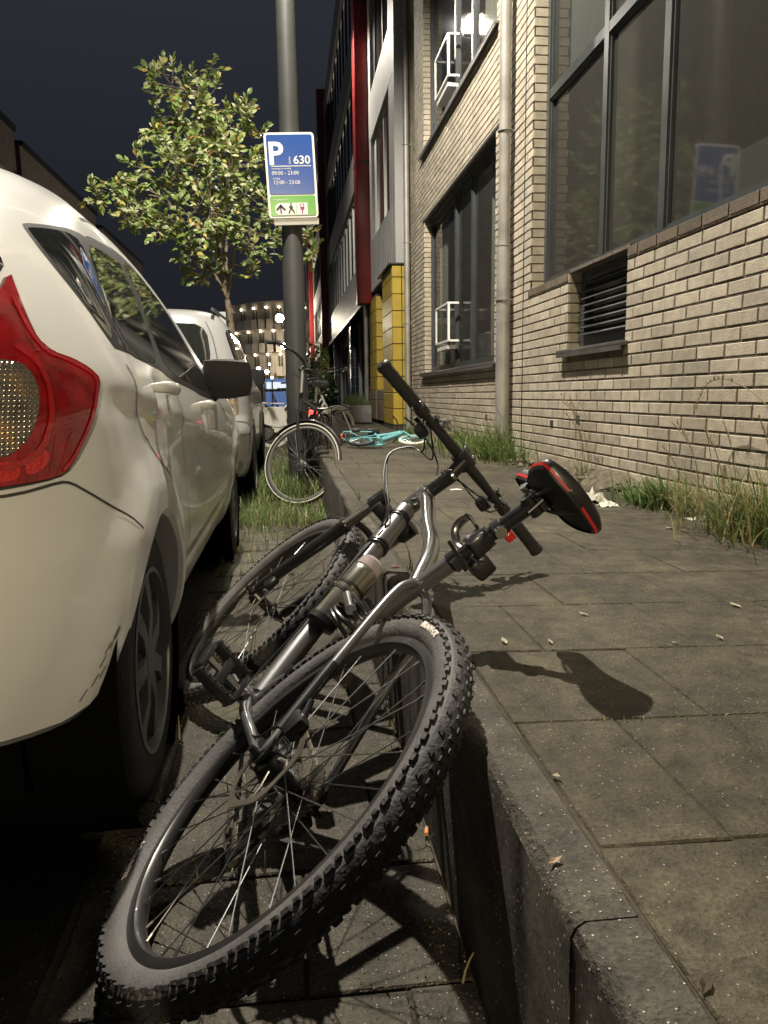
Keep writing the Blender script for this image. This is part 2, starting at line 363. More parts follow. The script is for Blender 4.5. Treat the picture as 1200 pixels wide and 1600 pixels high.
# darker brown sill courses
def sillrow(y0,y1,z,h=.05):
    sc=MB(); y=y0
    while y<y1-.02:
        v=rnd.uniform(.8,1.15); sc.tint=(.14*v,.11*v,.078*v); sc.box(-.006,.10,y+.003,min(y+.21,y1)-.003,z-h,z,ch=.002); y+=.213
    sc.build('sill_course',M_brick,bld,smooth=0)
sillrow(.6,4.13,1.646,.052); sillrow(5.04,5.9,1.646,.05); sillrow(4.135,5.035,1.136-.02,.055)
for (y0,y1,z) in ((6.80,10.62,1.135),(6.80,10.62,3.965),(4.10,5.12,1.135)):
    q=MB(); q.box(-.045,.12,y0,y1,z-.014,z+.012,ch=.004); q.box(-.045,-.035,y0,y1,z-.038,z-.012); q.build('window_sill',M_sill,bld)
def window(name,y0,y1,z0,z1,muls,trans=(),dep=.10,fw=.06,pane_m=None,skip=None):
    f=MB(); x0,x1=dep,dep+.06
    f.box(x0,x1,y0,y0+fw,z0,z1); f.box(x0,x1,y1-fw,y1,z0,z1); f.box(x0+.001,x1-.001,y0+fw,y1-fw,z0,z0+fw); f.box(x0+.001,x1-.001,y0+fw,y1-fw,z1-fw,z1)
    for yy in muls: f.box(x0+.002,x1-.002,yy-fw*.55,yy+fw*.55,z0+fw,z1-fw)
    ys=[y0+fw]+[t for yy in muls for t in (yy-fw*.55,yy+fw*.55)]+[y1-fw]
    zs=[z0+fw]
    for zz in trans: zs+=[zz-fw*.5,zz+fw*.5]
    zs.append(z1-fw)
    for i in range(0,len(ys),2):
        for zz in trans: f.box(x0+.003,x1-.003,ys[i],ys[i+1],zz-fw*.5,zz+fw*.5)
        for j in range(0,len(zs),2):   # inner bead
            a,c,e,g_=ys[i],ys[i+1],zs[j],zs[j+1]; t=.018
            f.box(x0+.015,x1-.004,a,a+t,e,g_); f.box(x0+.015,x1-.004,c-t,c,e,g_); f.box(x0+.016,x1-.005,a+t,c-t,e,e+t); f.box(x0+.016,x1-.005,a+t,c-t,g_-t,g_)
    fo=f.build('window',M_frame,bld,smooth=0)
    for i in range(0,len(ys),2):
        for j in range(0,len(zs),2):
            p=MB(); tl=rnd.uniform(-.002,.002)
            p.add([(x0+.035+tl,ys[i],zs[j]),(x0+.035-tl,ys[i+1],zs[j]),(x0+.035-tl,ys[i+1],zs[j+1]),(x0+.035+tl,ys[i],zs[j+1])],[(0,1,2,3)])
            p.build('pane',pane_m or M_pane,fo,smooth=0)
    return fo
window('big',.6,5.84,1.645,5.9,[3.98,4.76],[3.02])
window('vent frame',4.135,5.035,1.147,1.646,[],dep=.09,fw=.07)
v=MB(); z=1.25
M_louv=mat('louvre_grey',(.035,.038,.04),.45,var=.15)
vg=MB(); vg.box(.088,.10,4.20,4.97,1.21,1.235); vg.box(.088,.10,4.20,4.97,1.60,1.62); vgo=vg.build('vent_grille',M_louv,bld,smooth=0)
for i in range(8):
    z=1.237+i*.0455; s_=MB(); s_.add([(.06,4.20,z),(.06,4.97,z),(.10,4.97,z+.034),(.10,4.20,z+.034),(.064,4.20,z-.004),(.064,4.97,z-.004),(.104,4.97,z+.03),(.104,4.20,z+.03)],[(0,1,2,3),(7,6,5,4),(0,4,5,1),(2,6,7,3)]); s_.build('slat',M_louv,vgo,smooth=0)
window('mid',6.88,10.45,1.15,3.13,[8.15,8.95],dep=.09)
window('up',6.88,10.45,3.975,6.3,[8.15,8.95],dep=.09)
window('top1',6.88,10.45,7.1,9.5,[8.3]); window('top2',.6,5.84,6.9,9.5,[2.2,3.98])
def curtain(y0,y1,z0,z1,x=.20,amp=.018,per=.11,col=None):
    m=MB(); n=int((y1-y0)/.012); 
    for i in range(n):
        a=y0+(y1-y0)*i/n; c=y0+(y1-y0)*(i+1)/n; fx=lambda yy:x+amp*math.sin(yy*2*PI/per+1.3*math.sin(yy*7))
        m.quad((fx(a),a,z0),(fx(c),c,z0),(fx(c)+.004,c,z1),(fx(a)+.004,a,z1))
    m.build('curtain',col or M_curt,bld,smooth=60)
M_curt=mat('pale_curtain',(.62,.60,.52),.8); M_curt2=mat('grey_curtain',(.28,.28,.27),.8)
curtain(6.95,7.75,1.2,3.1); curtain(6.95,8.0,4.0,6.3); curtain(9.9,10.4,1.2,3.1); curtain(4.85,5.75,3.1,5.9,.24,.02,.14,M_curt2); curtain(2.2,2.9,1.75,5.9,.5,.02,.2)
fl=MB(); fl.box(.16,1.6,6.88,10.45,.98,1.06); fl.box(.20,.55,7.9,8.6,1.06,1.5,ch=.02); fl.box(.9,1.5,1.2,5.7,1.3,2.3); fl.build('room_shelf',M_panel,bld,smooth=0)
for (ly,lz,pw) in ((7.6,2.7,9),):  # unseen light added inside the room to brighten the curtains
    l=bpy.data.lights.new('room_fill_light','POINT'); l.energy=pw; l.color=(1,.90,.70); l.shadow_soft_size=.15
    lo=bpy.data.objects.new('room_fill_light',l); COL.objects.link(lo); lo.location=(.9,ly,lz); lo.parent=bld
lb=MB(); lb.box(.05,.12,6.88,10.45,3.11,3.165); lb.box(-.004,.05,6.78,10.55,3.131,3.155); lb.build('lintel',M_louv,bld,smooth=0)
for zb in (1.47,4.3):
    q=MB(); ya,yb=8.78,9.5; za,zb2=zb,zb+.42; x=-.02
    for z_ in (za,zb2): q.box(x-.012,x+.012,ya,yb,z_-.012,z_+.012); q.box(x,.10,ya-.0125,ya+.0125,z_-.011,z_+.011); q.box(x,.10,yb-.0125,yb+.0125,z_-.011,z_+.011)
    q.box(x-.0125,x+.0125,ya-.013,ya+.013,za,zb2); q.box(x-.0125,x+.0125,yb-.013,yb+.013,za,zb2)
    q.box(x,.1,ya+.05,yb-.05,za-.09,za-.05)
    go=q.build('window_guard',M_white,bld,smooth=0)
    p=MB(); p.box(x-.002,x+.002,ya+.02,yb-.02,za+.02,zb2-.02); p.build('guard_glass',M_clear,go,smooth=0)
# downpipes
def downpipe(px_,Y,x,z0,z1,r,thick=None,joints=()):
    q=MB(); 
    if thick: q.tube([(x,Y,z0),(x,Y,thick)],r*1.22,20); q.tube([(x,Y,thick),(x,Y,thick+.012),(x,Y,thick+.014)],[r*1.3,r*1.3,r],20); q.tube([(x,Y,thick),(x,Y,z1)],r,20)
    else: q.tube([(x,Y,z0),(x,Y,z1)],r,20)
    o=q.build('downpipe',M_zinc,bld)
    for zj in joints:
        j=MB(); rr=r*(1.3 if (thick and zj<thick) else 1.1); j.tube([(x,Y,zj),(x,Y,zj+.012)],rr+.006,20); j.box(x,-.002 if x<0 else x,Y-.012,Y+.012,zj,zj+.012) ; j.build('pipe_bracket',M_zinc,o)
    return o
downpipe(0,6.30,-.085,.12,12.4,.047,2.05,(1.62,2.93,4.3,5.9))
downpipe(0,11.48,-.075,.12,12.4,.042,None,(1.9,3.05,4.4,5.9))
# vertical movement joint and small vent bricks
q=MB(); q.box(-.0035,.01,6.015,6.028,.1,8.3); q.build('movement_joint',mat('joint_black',(.02,.018,.016),.9),bld,smooth=0)
q=MB()
for p in ((903,655),(862,662)):
    pt=at_x(*p,D); q.box(-.0025,.012,pt.y-.03,pt.y+.03,pt.z-.025,pt.z+.025)
pt=at_x(760,652,D); q.box(-.0025,.012,pt.y-.03,pt.y+.03,pt.z-.025,pt.z+.025)
q.build('vent_brick',M_louv,bld,smooth=0)
# ================================================================ panel building with red shafts further along
M_clad=mat('ribbed_cladding',(.36,.36,.35),.42,.35,var=.08,vscale=3)
M_gpan=mat('grey_panel',(.30,.295,.285),.6,var=.08,vscale=2)
M_red=mat('red_shaft',(.17,.012,.012),.35,var=.12,vscale=2)
M_yel=mat('yellow_tile',(.36,.255,.025),.42,var=.1,vscale=6)
M_ylw2=mat('yellow_tile_bright',(.75,.66,.10),.3)
M_blue=mat('navy_tile',(.010,.014,.035),.2)
M_joint=mat('tile_joint',(.03,.028,.02),.8)
M_dark=mat('dark_frame',(.018,.02,.022),.35)
M_shop=mat('shop_glass',(.05,.05,.048),.05,spec=.9,coat=.3)
X2=1.66
def tiles(m,jm,ax,p,a0,a1,z0,z1,cols,h,dep,sgn):
    """grid of glazed tiles on a face; ax 'y': face at y=p spanning x; ax 'x': face at x=p spanning y"""
    w=(a1-a0)/cols; g=.006; z=z0
    while z<z1-.02:
        zt=min(z+h,z1)
        for c in range(cols):
            q=(a0+c*w+g,a0+(c+1)*w-g,z+g,zt-g)
            if ax=='y': m.box(q[0],q[1],p,p+sgn*dep,q[2],q[3],ch=.004)
            else: m.box(p,p+sgn*dep,q[0],q[1],q[2],q[3],ch=.004)
        z=zt
b2=thing('panel_building','pale ribbed panel building with red shafts and yellow tiled piers beyond the brick building','building')
cm=MB(); cm.box(X2+.12,9,11.75,62,2.9,12.4); cm.box(X2+.45,9,11.75,62,-.1,2.95); cm.build('core',M_gpan,b2,smooth=0)
cl=MB(); pn=MB(); pane=MB(); fr=MB(); yt=MB(); jt=MB(); bt=MB(); sg=MB(); yb=MB()
def band(y0,y1,z0,z1):
    cl=MB(); y=y0
    while y<y1-.05:
        w=.20; cl.prism([(X2+.03,y),(X2,y+.03),(X2,y+.15),(X2+.03,y+.18),(X2+.03,y+.2),(X2+.13,y+.2),(X2+.13,y)],'z',z0,z1); y+=w
    cl.build('ribbed_band',M_clad,b2,smooth=0)
for bay,(ya,yb_) in enumerate(((11.78,15.2),(15.8,30.6),(31.2,46),(46.6,61))):
    for fl,(za,zb_,zt) in enumerate(((2.82,3.72,5.5),(5.5,6.3,8.1),(8.1,8.9,10.9))):
        (band if fl==0 else (lambda a,c,e,g_:pn.box(X2,X2+.13,a,c,e,g_)))(ya,yb_,za,zb_)
        pn.box(X2+.004,X2+.13,ya,ya+.55,zb_,zt); pn.box(X2+.004,X2+.13,yb_-.4,yb_,zb_,zt)
        y=ya+.55
        while y<yb_-.5:
            y2=min(y+2.2,yb_-.4)
            f=MB(); f.box(X2+.06,X2+.12,y,y2,zb_,zb_+.06); f.box(X2+.06,X2+.12,y,y2,zt-.06,zt); f.box(X2+.06,X2+.12,y,y+.06,zb_+.06,zt-.06); f.box(X2+.06,X2+.12,y2-.06,y2,zb_+.06,zt-.06); f.box(X2+.062,X2+.118,(y+y2)/2-.03,(y+y2)/2+.03,zb_+.06,zt-.06)
            fo=f.build('window',M_white if fl==0 and bay<2 else M_frame,b2,smooth=0)
            p=MB(); p.box(X2+.085,X2+.09,y+.05,y2-.05,zb_+.05,zt-.05); p.build('pane',M_shop,fo,smooth=0)
            y=y2
pn.box(X2,X2+.3,11.70,11.78,2.80,12.4)       # end panel facing the street's near end
pn.box(X2+.25,2.4,11.70,11.78,2.80,12.4); pn.box(X2+.0,9,11.75,62,10.9,11.7)
pn.build('panel',M_gpan,b2,smooth=0)
for i,(y,z0,dz) in enumerate(((15.35,2.62,0),(30.8,2.7,0),(46.2,2.7,0),(24.5,7.0,0))):
    if i==3: continue
    q=MB(); q.box(X2-.25,X2+.1,y-.18,y+.3,z0,12.2,ch=.02); s=q.build('red_shaft',M_red,b2,smooth=30)
    k=MB()
    for zz in (5.2,8.0,10.5): k.box(X2-.256,X2+.1,y-.186,y+.306,zz,zz+.03)
    k.build('shaft_joint',M_dark,s,smooth=0)
# ground floor of the panel building
gf=[(11.72,13.0,'pier'),(13.0,14.3,'win'),(14.3,15.6,'pier'),(15.6,16.4,'grey'),(16.4,20,'win'),(20,20.5,'blue'),(20.5,27,'win'),(27,27.5,'blue'),(27.5,31,'win')]
tiles(yt,jt,'y',11.71,X2-.06,X2+.24,.40,2.78,2,.245,.03,1); jt.box(X2-.055,X2+.3,11.73,12.9,.1,2.79); jt.build('tile_backing',M_joint,b2,smooth=0); jt=MB()
tiles(yt,jt,'x',X2-.06,11.74,12.9,.40,2.78,5,.245,.02,1)
yt.build('yellow_tiling',M_yel,b2,smooth=0); yt=MB()
tiles(yt,jt,'y',14.35,X2+.0,X2+.3,.95,2.66,2,.245,.03,1); jt.box(X2+.005,X2+.4,14.37,15.5,.1,2.7); tiles(yt,jt,'x',X2,14.38,15.5,.95,2.66,5,.245,.02,1)
yt.build('yellow_tiling',M_yel,b2,smooth=0); jt.build('tile_backing',M_joint,b2,smooth=0)
tl=MB(); jt2=MB()
tiles(tl,jt2,'x',X2-.02,13.0,14.3,.40,.95,2,.37,.02,1); tiles(tl,jt2,'x',X2-.02,14.4,15.5,.40,.95,2,.37,.02,1)
tl.build('plinth_tiling',mat('brown_tile',(.20,.15,.10),.3,var=.2,vscale=3),b2,smooth=0)
for y in (20.2,27.2):
    q=MB(); tiles(q,None,'y',y,X2-.0,X2+.2,.1,2.72,2,.245,.03,1); tiles(q,None,'x',X2,y+.03,y+.45,.1,2.72,2,.245,.02,1); q.build('navy_column',M_blue,b2,smooth=0)
    k=MB(); k.box(X2+.01,X2+.4,y+.02,y+.44,.1,2.72); k.build('column_core',mat('pale_joint',(.35,.36,.38),.7),b2,smooth=0)
q=MB(); tiles(q,None,'y',30.9,X2-.35,X2+.02,.9,2.9,1,.2,.03,1); q.build('yellow_strip',M_ylw2,b2,smooth=0)
q=MB(); q.box(X2-.33,X2+.3,30.92,31.4,.1,2.9); q.build('strip_core',M_joint,b2,smooth=0)
def shopwin(y0,y1,z0=.55,z1=2.72):
    f=MB(); x=X2+.28; n=max(1,int((y1-y0)/1.3)); 
    for i in range(n+1): yy=y0+(y1-y0)*i/n; f.box(x,x+.08,yy-.04,yy+.04,z0,z1)
    f.box(x+.001,x+.079,y0,y1,z0,z0+.08); f.box(x+.001,x+.079,y0,y1,z1-.3,z1); o=f.build('shop_window',M_dark,b2,smooth=0)
    p=MB(); p.box(x+.03,x+.035,y0,y1,z0+.05,z1-.2); p.build('pane',M_shop,o,smooth=0)
shopwin(13,14.35,.95); shopwin(15.6,20.2); shopwin(20.6,27.2); shopwin(27.6,30.9)
q=MB(); q.tube([(X2-.05,15.72,.12),(X2-.05,15.72,2.66)],.045,14); q.build('drain_stack',M_zinc,b2)
sl=MB(); sl.box(X2-.08,X2+.4,15.6,30.7,2.70,2.76); sl.box(X2-.1,X2+.35,11.68,13.2,2.785,2.81); sl.box(X2+.28,2.6,13,31,.2,.56); sl.build('canopy_edge',M_dark,b2,smooth=0)
# ================================================================ dark terrace on the left
M_dbr=mat('dark_terrace_brick',(.15,.125,.105),.85,var=.25,vscale=3,bump=.3,bscale=30)
lt=thing('dark_terrace','unlit dark brick housing block on the left with one narrow lit window','building')
XL=-11.8
q=MB(); q.box(XL-8,XL,15,38,-.1,12.7); q.box(XL-8,XL+.15,38.2,52,-.1,12.2); q.box(XL-8,XL+.4,52.2,66,-.1,11.5); q.build('wall',M_dbr,lt,smooth=0)
q=MB(); q.box(XL-8.2,XL+.12,15,38,12.7,12.95); q.box(XL-8,XL+.3,38.2,52,12.2,12.4); q.box(XL-8,XL+.5,52.2,66,11.5,11.7); q.build('roof_edge',M_dark,lt,smooth=0)
M_lit=mat('lit_window',(.3,.25,.12),.5,emit=(1,.82,.45),estr=1.6)
M_dim=mat('curtained_window',(.09,.085,.07),.4,emit=(.9,.85,.6),estr=.035)
for i,y in enumerate([16.5+2.35*k for k in range(20)]):
    for zf in (.9,3.7,6.4,9.1):
        if zf<3 : continue
        xo=XL+(.0 if y<37 else .15 if y<51 else .4)
        f=MB(); f.box(xo,xo+.03,y,y+1.15,zf,zf+1.75); fo=f.build('window',M_dark,lt,smooth=0)
        p=MB(); p.box(xo+.03,xo+.035,y+.08,y+1.07,zf+.08,zf+1.67); p.build('pane',M_dim if (i*7+int(zf))%5==0 else M_shop,fo,smooth=0)
pa=at_x(45,236,XL+.05); pb=at_x(50,292,XL+.05)
q=MB(); q.box(XL+.05,XL+.09,pa.y-.3,pa.y+.25,7.0,pa.z); q.build('lit_window',M_lit,lt,smooth=0)
pa=at_x(72,262,XL+.05); q=MB(); q.box(XL+.05,XL+.09,pa.y-.2,pa.y+.1,pa.z-1.0,pa.z); q.build('lit_window',mat('lit_window_dim',(.3,.25,.12),.5,emit=(1,.85,.55),estr=.35),lt,smooth=0)
# ================================================================ curved gallery flats far away
M_flat=mat('gallery_brick',(.36,.31,.26),.8,var=.2,vscale=1)
M_galw=mat('gallery_white',(.5,.45,.36),.6)
M_bulb=mat('gallery_lamp',(1,.9,.7),.5,emit=(1,.86,.6),estr=15)
M_bulb2=mat('shop_light',(1,.9,.8),.5,emit=(1,.9,.75),estr=16)
af=thing('gallery_flats','long curved gallery flats with rows of lit lamps at the street end','building')
pts=[]
YF=88
for i in range(15):
    t=i/14; px_=352+t*130; yy=YF-6*math.sin(t*2.2)
    pts.append((px_,yy+ (0 if t>.2 else 0)))
P0=[at_z(px_,700,.0)*0+V((at_y(px_,600,yy).x,yy,0)) for px_,yy in pts]
H=[3.1,5.5,7.9,10.2]
wl=MB(); gals=[MB() for _ in H]
for i in range(14):
    a,c=P0[i],P0[i+1]; d=(c-a); nrm=V((-d.y,d.x,0)).normalized(); 
    if nrm.y>0: nrm=-nrm
    wl.add([a,c,c+V((0,0,10.6)),a+V((0,0,10.6)),a-nrm*6,c-nrm*6,c-nrm*6+V((0,0,10.6)),a-nrm*6+V((0,0,10.6))],[(0,1,2,3),(5,4,7,6),(3,2,6,7),(0,4,5,1),(0,3,7,4),(1,5,6,2)])
    for z in H[:3]:
        gals[H.index(z)].add([a+nrm*1.3+V((0,0,z-.2)),c+nrm*1.3+V((0,0,z-.2)),c+nrm*1.3+V((0,0,z+.75)),a+nrm*1.3+V((0,0,z+.75)),a+V((0,0,z-.2)),c+V((0,0,z-.2))],[(0,1,2,3),(0,1,5,4)])
    for fl,z in enumerate([.2]+H[:3]):
        f=MB(); w_=d*.32; s_=a+d*.1+nrm*.02
        f.add([s_+V((0,0,z+.1)),s_+w_+V((0,0,z+.1)),s_+w_+V((0,0,z+2.0)),s_+V((0,0,z+2.0))],[(0,1,2,3)]); s2=a+d*.55+nrm*.02
        f.add([s2+V((0,0,z+.1)),s2+w_*.9+V((0,0,z+.1)),s2+w_*.9+V((0,0,z+2.0)),s2+V((0,0,z+2.0))],[(0,1,2,3)])
        f.build('gallery_window',M_galw if (i+fl)%2 else M_pane,af,smooth=0)
        if (i+fl)%2==0:
            l=MB(); cpos=a+d*.5+nrm*.25+V((0,0,z+2.05)); l.lathe([(-.10,0),(-.08,.08),(0,.11),(.08,.08),(.10,0)],10,Matrix.Translation(cpos)); l.build('gallery_lamp',M_bulb,af)
wl.build('wall',M_flat,af,smooth=0); [gg.build('gallery',M_flat,af,smooth=0) for gg in gals[:3]]
rb=thing('corner_flats','pale flat-roofed block with a blue bay behind the second car','building')
a=at_y(255,503,80); c=at_y(330,503,80); e=at_y(352,500,80)
q=MB(); q.box(a.x-6,c.x,80,88,-.1,a.z-.3); q.build('wall',M_gpan,rb,smooth=0)
q=MB(); q.box(a.x-6,c.x+.3,79.7,88,a.z-.3,a.z+.3); q.build('roof_edge',M_white,rb,smooth=0)
q=MB(); q.box(c.x,e.x,79.5,86,-.1,e.z-.1); q.build('blue_bay',mat('blue_render',(.10,.18,.32),.6),rb,smooth=0)
for k in range(3):
    q=MB(); q.box(c.x+.9,c.x+1.5,79.4,79.5,8-2.6*k,9.2-2.6*k); q.build('lit_window',mat('far_lit',(.4,.4,.35),.5,emit=(.8,.8,.65),estr=.8),rb,smooth=0)
# lit shopfront strip under the gallery
sf=thing('lit_kiosk','low blue and white lit shopfront at street level under the curved flats','kiosk')
a=at_y(414,592,60); c=at_y(452,622,60)
q=MB(); q.box(a.x,c.x,60,62,-.0,a.z); q.build('kiosk_body',mat('kiosk_blue',(.05,.12,.35),.5,emit=(.25,.4,.9),estr=.28),sf,smooth=0)
q=MB(); q.box(a.x+.1,c.x-.1,59.9,60,a.z-.9,a.z-.25); q.build('sign_band',mat('kiosk_white',(.7,.75,.8),.5,emit=(.75,.85,1),estr=.9),sf,smooth=0)
# low lamps along the far square
for (px_,py_,yy,s) in ((398,583,62,.22),(404,576,62,.16),(417,581,62,.17),(408,588,62,.12),(421,569,70,.1),(425,590,58,.1),(384,588,60,.14)):
    p=at_y(px_,py_,yy); l=thing('bollard_light','small round warm street globe on a thin post at the far end of the street','street lamp',(p.x,p.y,0),group='far globe lamps under the curved flats')
    q=MB(); q.lathe([(-s,0),(-s*.7,s*.7),(0,s),(s*.7,s*.7),(s,0)],12,Matrix.Translation((0,0,p.z))); q.build('globe',M_bulb2,l)
    q=MB(); q.tube([(0,0,0),(0,0,p.z-s)],.05,8); q.build('post',M_dark,l)
# ================================================================ street lamps
M_post=mat('lamp_post_grey',(.042,.043,.040),.5,.2,var=.14,vscale=2,bump=.1,bscale=14)
M_head=mat('lantern_shell',(.12,.12,.12),.5)
M_glow=mat('lantern_glass',(1,.9,.7),.4,emit=(1,.84,.58),estr=60)
def lantern(t,pos,power,col,radius,wide=158):
    """a lantern with its real light under the shell"""
    h=MB(); h.box(pos[0]-.10,pos[0]+.10,pos[1]-.3,pos[1]+.3,pos[2]+.03,pos[2]+.12,ch=.03); ho=h.build('lantern_head',M_head,t)
    g_=MB(); g_.box(pos[0]-.075,pos[0]+.075,pos[1]-.22,pos[1]+.22,pos[2]+.012,pos[2]+.028); g_.build('lantern_glass',M_glow,ho,smooth=0)
    if power:
        l=bpy.data.lights.new('lantern_light','SPOT'); l.energy=power; l.color=col; l.shadow_soft_size=radius; l.spot_size=math.radians(wide); l.spot_blend=.35
        lo=bpy.data.objects.new('lantern_light',l); COL.objects.link(lo); lo.location=(pos[0],pos[1],pos[2]-.1); lo.parent=t
XP,YP=.155,7.0
XP=at_y(463,700,YP).x+.022
sl=thing('street_lamp','tall grey tubular lamp post carrying the blue parking sign','street lamp',(XP,YP,0))
q=MB(); q.tube([(0,0,-.1),(0,0,2.0),(0,0,2.01),(0,0,3.2),(0,0,6.5)],[.098,.095,.092,.084,.07],28); q.build('post',M_post,sl)
q=MB(); q.tube(cr_path([(0,0,6.4),(-.15,-.3,7.1),(-.5,-1.1,7.35),(LAMP_AHEAD['pos'][0]-XP,LAMP_AHEAD['pos'][1]-YP,LAMP_AHEAD['pos'][2]+.1)],6),.03,10); q.build('lamp_arm',M_post,sl)
la=LAMP_AHEAD['pos']; lantern(sl,(la[0]-XP,la[1]-YP,la[2]),LAMP_AHEAD['power'],LAMP_AHEAD['col'],LAMP_AHEAD['radius'])
q=MB(); q.tube([(0,0,.38),(0,0,.56)],.103,28); q.build('rubber_band',mat('dark_rubber_band',(.03,.028,.026),.8,var=.3),sl)
lb_=LAMP_BEHIND['pos']
s2=thing('street_lamp','grey street lamp with yellow light far behind the viewer, out of the picture','street lamp',(lb_[0]-.6,lb_[1],0))
q=MB(); q.tube([(0,0,0),(0,0,lb_[2]),(.2,0,lb_[2]+.12),(.6,0,lb_[2]+.12)],[.07,.06,.05,.04],16); q.build('post',M_post,s2)
lantern(s2,(.6,0,lb_[2]),LAMP_BEHIND['power'],LAMP_BEHIND['col'],LAMP_BEHIND['radius'],178)
# further lamps down the street: the first stands where the photograph shows its glow
for (px_,py_,yy,pw) in ((437,497,46,1300),(443,541,78,1000)):
    p=at_y(px_,py_,yy)
    t=thing('street_lamp','distant glowing street lamp left of the sign post, '+('the higher and brighter one' if yy<50 else 'the lower and smaller one'),'street lamp',(p.x+.45,p.y,0))
    q=MB(); q.tube([(0,0,0),(0,0,p.z+.1),(-.45,0,p.z+.2)],[.09,.07,.04],12); q.build('post',M_post,t)
    q=MB(); s=.24 if yy<50 else .3; q.lathe([(-s,0),(-s*.7,s*.7),(0,s),(s*.7,s*.7),(s,0)],14,Matrix.Translation((-.45,0,p.z))); q.build('lantern_glass',mat('far_lantern',(1,.9,.7),.4,emit=(1,.88,.66),estr=90),t)
    l=bpy.data.lights.new('lantern_light','POINT'); l.energy=pw; l.color=(1,.88,.68); l.shadow_soft_size=.25
    lo=bpy.data.objects.new('lantern_light',l); COL.objects.link(lo); lo.location=(-.45,-.5,p.z-.4); lo.parent=t
for (x,y) in ((at_y(449.5,25,15.5).x,15.5),):  # added lamp, kept out of sight, that brightens the panel facades
    t=thing('street_lamp','unseen street lamp added behind the sign post to brighten the facades','street lamp',(x,y,0))
    q=MB(); q.tube([(0,0,0),(0,0,7.9)],[.08,.05],12); q.build('post',M_post,t); lantern(t,(0,0,7.9),1500,(1,.92,.8),.12)
# parking sign
def rrect(x0,x1,z0,z1,r,n=5):
    o=[]
    for cx_,cz_,a in ((x1-r,z1-r,0),(x0+r,z1-r,PI/2),(x0+r,z0+r,PI),(x1-r,z0+r,1.5*PI)):
        for k in range(n+1): t=a+PI/2*k/n; o.append((cx_+r*math.cos(t),cz_+r*math.sin(t)))
    return o
YSN=YP-.13
c0=at_y(412.5,207,YSN); c1=at_y(491,206,YSN); c2=at_y(419,341,YSN); c3=at_y(497,340,YSN)
SW=(c1-c0).length; SH=(c0-c2).length
ux=(c1-c0).normalized(); uz=((c0-c2)+(c1-c3)).normalized(); uy=uz.cross(ux).normalized(); uz=ux.cross(uy)
cen=(c0+c1+c2+c3)/4
MS=Matrix((ux,uy,uz)).transposed().to_4x4(); MS.translation=cen
# sign faces the viewer: local -y is its front
sign=thing('parking_sign','blue and green parking sign with white P and 630 on the lamp post','sign',M=MS)
M_swhite=mat('sign_white',(.60,.59,.55),.3,coat=.3); M_sblue=mat('sign_blue',(.012,.055,.23),.22,coat=.4,spec=.6); M_sgrn=mat('sign_green',(.07,.26,.035),.22,coat=.4); M_salu=mat('sign_aluminium',(.42,.42,.40),.4,.7)
hw_,hh=SW/2,SH/2
q=MB(); q.prism(rrect(-hw_,hw_,-hh,hh,.03),'y',0,.03); q.build('plate',M_swhite,sign,smooth=0)
zs=-hh+SH*.27
q=MB(); q.prism(rrect(-hw_+.018,hw_-.018,zs+.006,hh-.018,.018),'y',-.003,.001); q.build('blue_field',M_sblue,sign,smooth=0)
q=MB(); q.prism(rrect(-hw_+.018,hw_-.018,-hh+.018,zs-.006,.018),'y',-.003,.001); q.build('green_field',M_sgrn,sign,smooth=0)
q=MB(); q.box(-hw_+.04,hw_+.0,.012,.05,-hh-.055,-hh-.002); q.build('back_rail',M_salu,sign,smooth=0)
for zz in (hh-.2,-hh+.15): q=MB(); q.box(-.05,.05,.03,.13,zz,zz+.05); q.build('back_clamp',M_salu,sign,smooth=0)
def sign_text(txt,x,z,size,m,bold=0,al='LEFT',rot=0,sx=1):
    vs,fs=text_mesh(txt,size,.0004,al,bold); q=MB()
    R_=Matrix.Rotation(rot,4,'Y')
    q.add([R_@V((v.x*sx,-v.z,v.y))+V((x,-.0042,z)) for v in vs],fs); q.norecalc=1; return q.build('lettering',m,sign,smooth=0)
U=SW/607.; # sign pixels in the enlarged view: 245..850 wide, 190..1165 high
def sx_(u): return -hw_+(u-240)*SW/605
def sz_(v): return hh-(v-188)*SH/975
sign_text('P',sx_(275),sz_(548),.255,M_swhite,.006,sx=1.0)
sign_text('630',sx_(578),sz_(545),.092,M_swhite,.0012,sx=1.05)
sign_text('zone',sx_(545),sz_(548),.030,M_swhite,0,rot=-PI/2)
sign_text('maandag t/m zondag',sx_(308),sz_(605),.020,M_swhite); sign_text('09:00 - 23:00',sx_(308),sz_(668),.043,M_swhite)
sign_text('zondag',sx_(318),sz_(718),.020,M_swhite); sign_text('12:00 - 23:00',sx_(318),sz_(775),.043,M_swhite)
q=MB(); q.box(sx_(305),sx_(790),-.0045,-.003,sz_(574),sz_(566)); q.build('rule',M_swhite,sign,smooth=0)
a0,a1,b0_,b1_=sx_(320),sx_(575),sz_(1130),sz_(992)
q=MB(); q.prism([(a0+.03,b0_),(a1,b0_),(a1,b1_),(a0+.03,b1_),(a0+.006,b1_-.02),(a0,(b0_+b1_)/2),(a0+.006,b0_+.02)],'y',-.005,-.002); q.box(sx_(583),sx_(716),-.005,-.002,b0_,b1_); q.build('symbol_field',M_swhite,sign,smooth=0)
M_ink=mat('sign_ink',(.02,.02,.022),.5); M_pink=mat('sign_purple',(.25,.05,.14),.5)
q=MB(); X_,Z_=sx_(390),b0_+.012; q.box(X_-.006,X_+.006,-.007,-.005,Z_,Z_+.062)
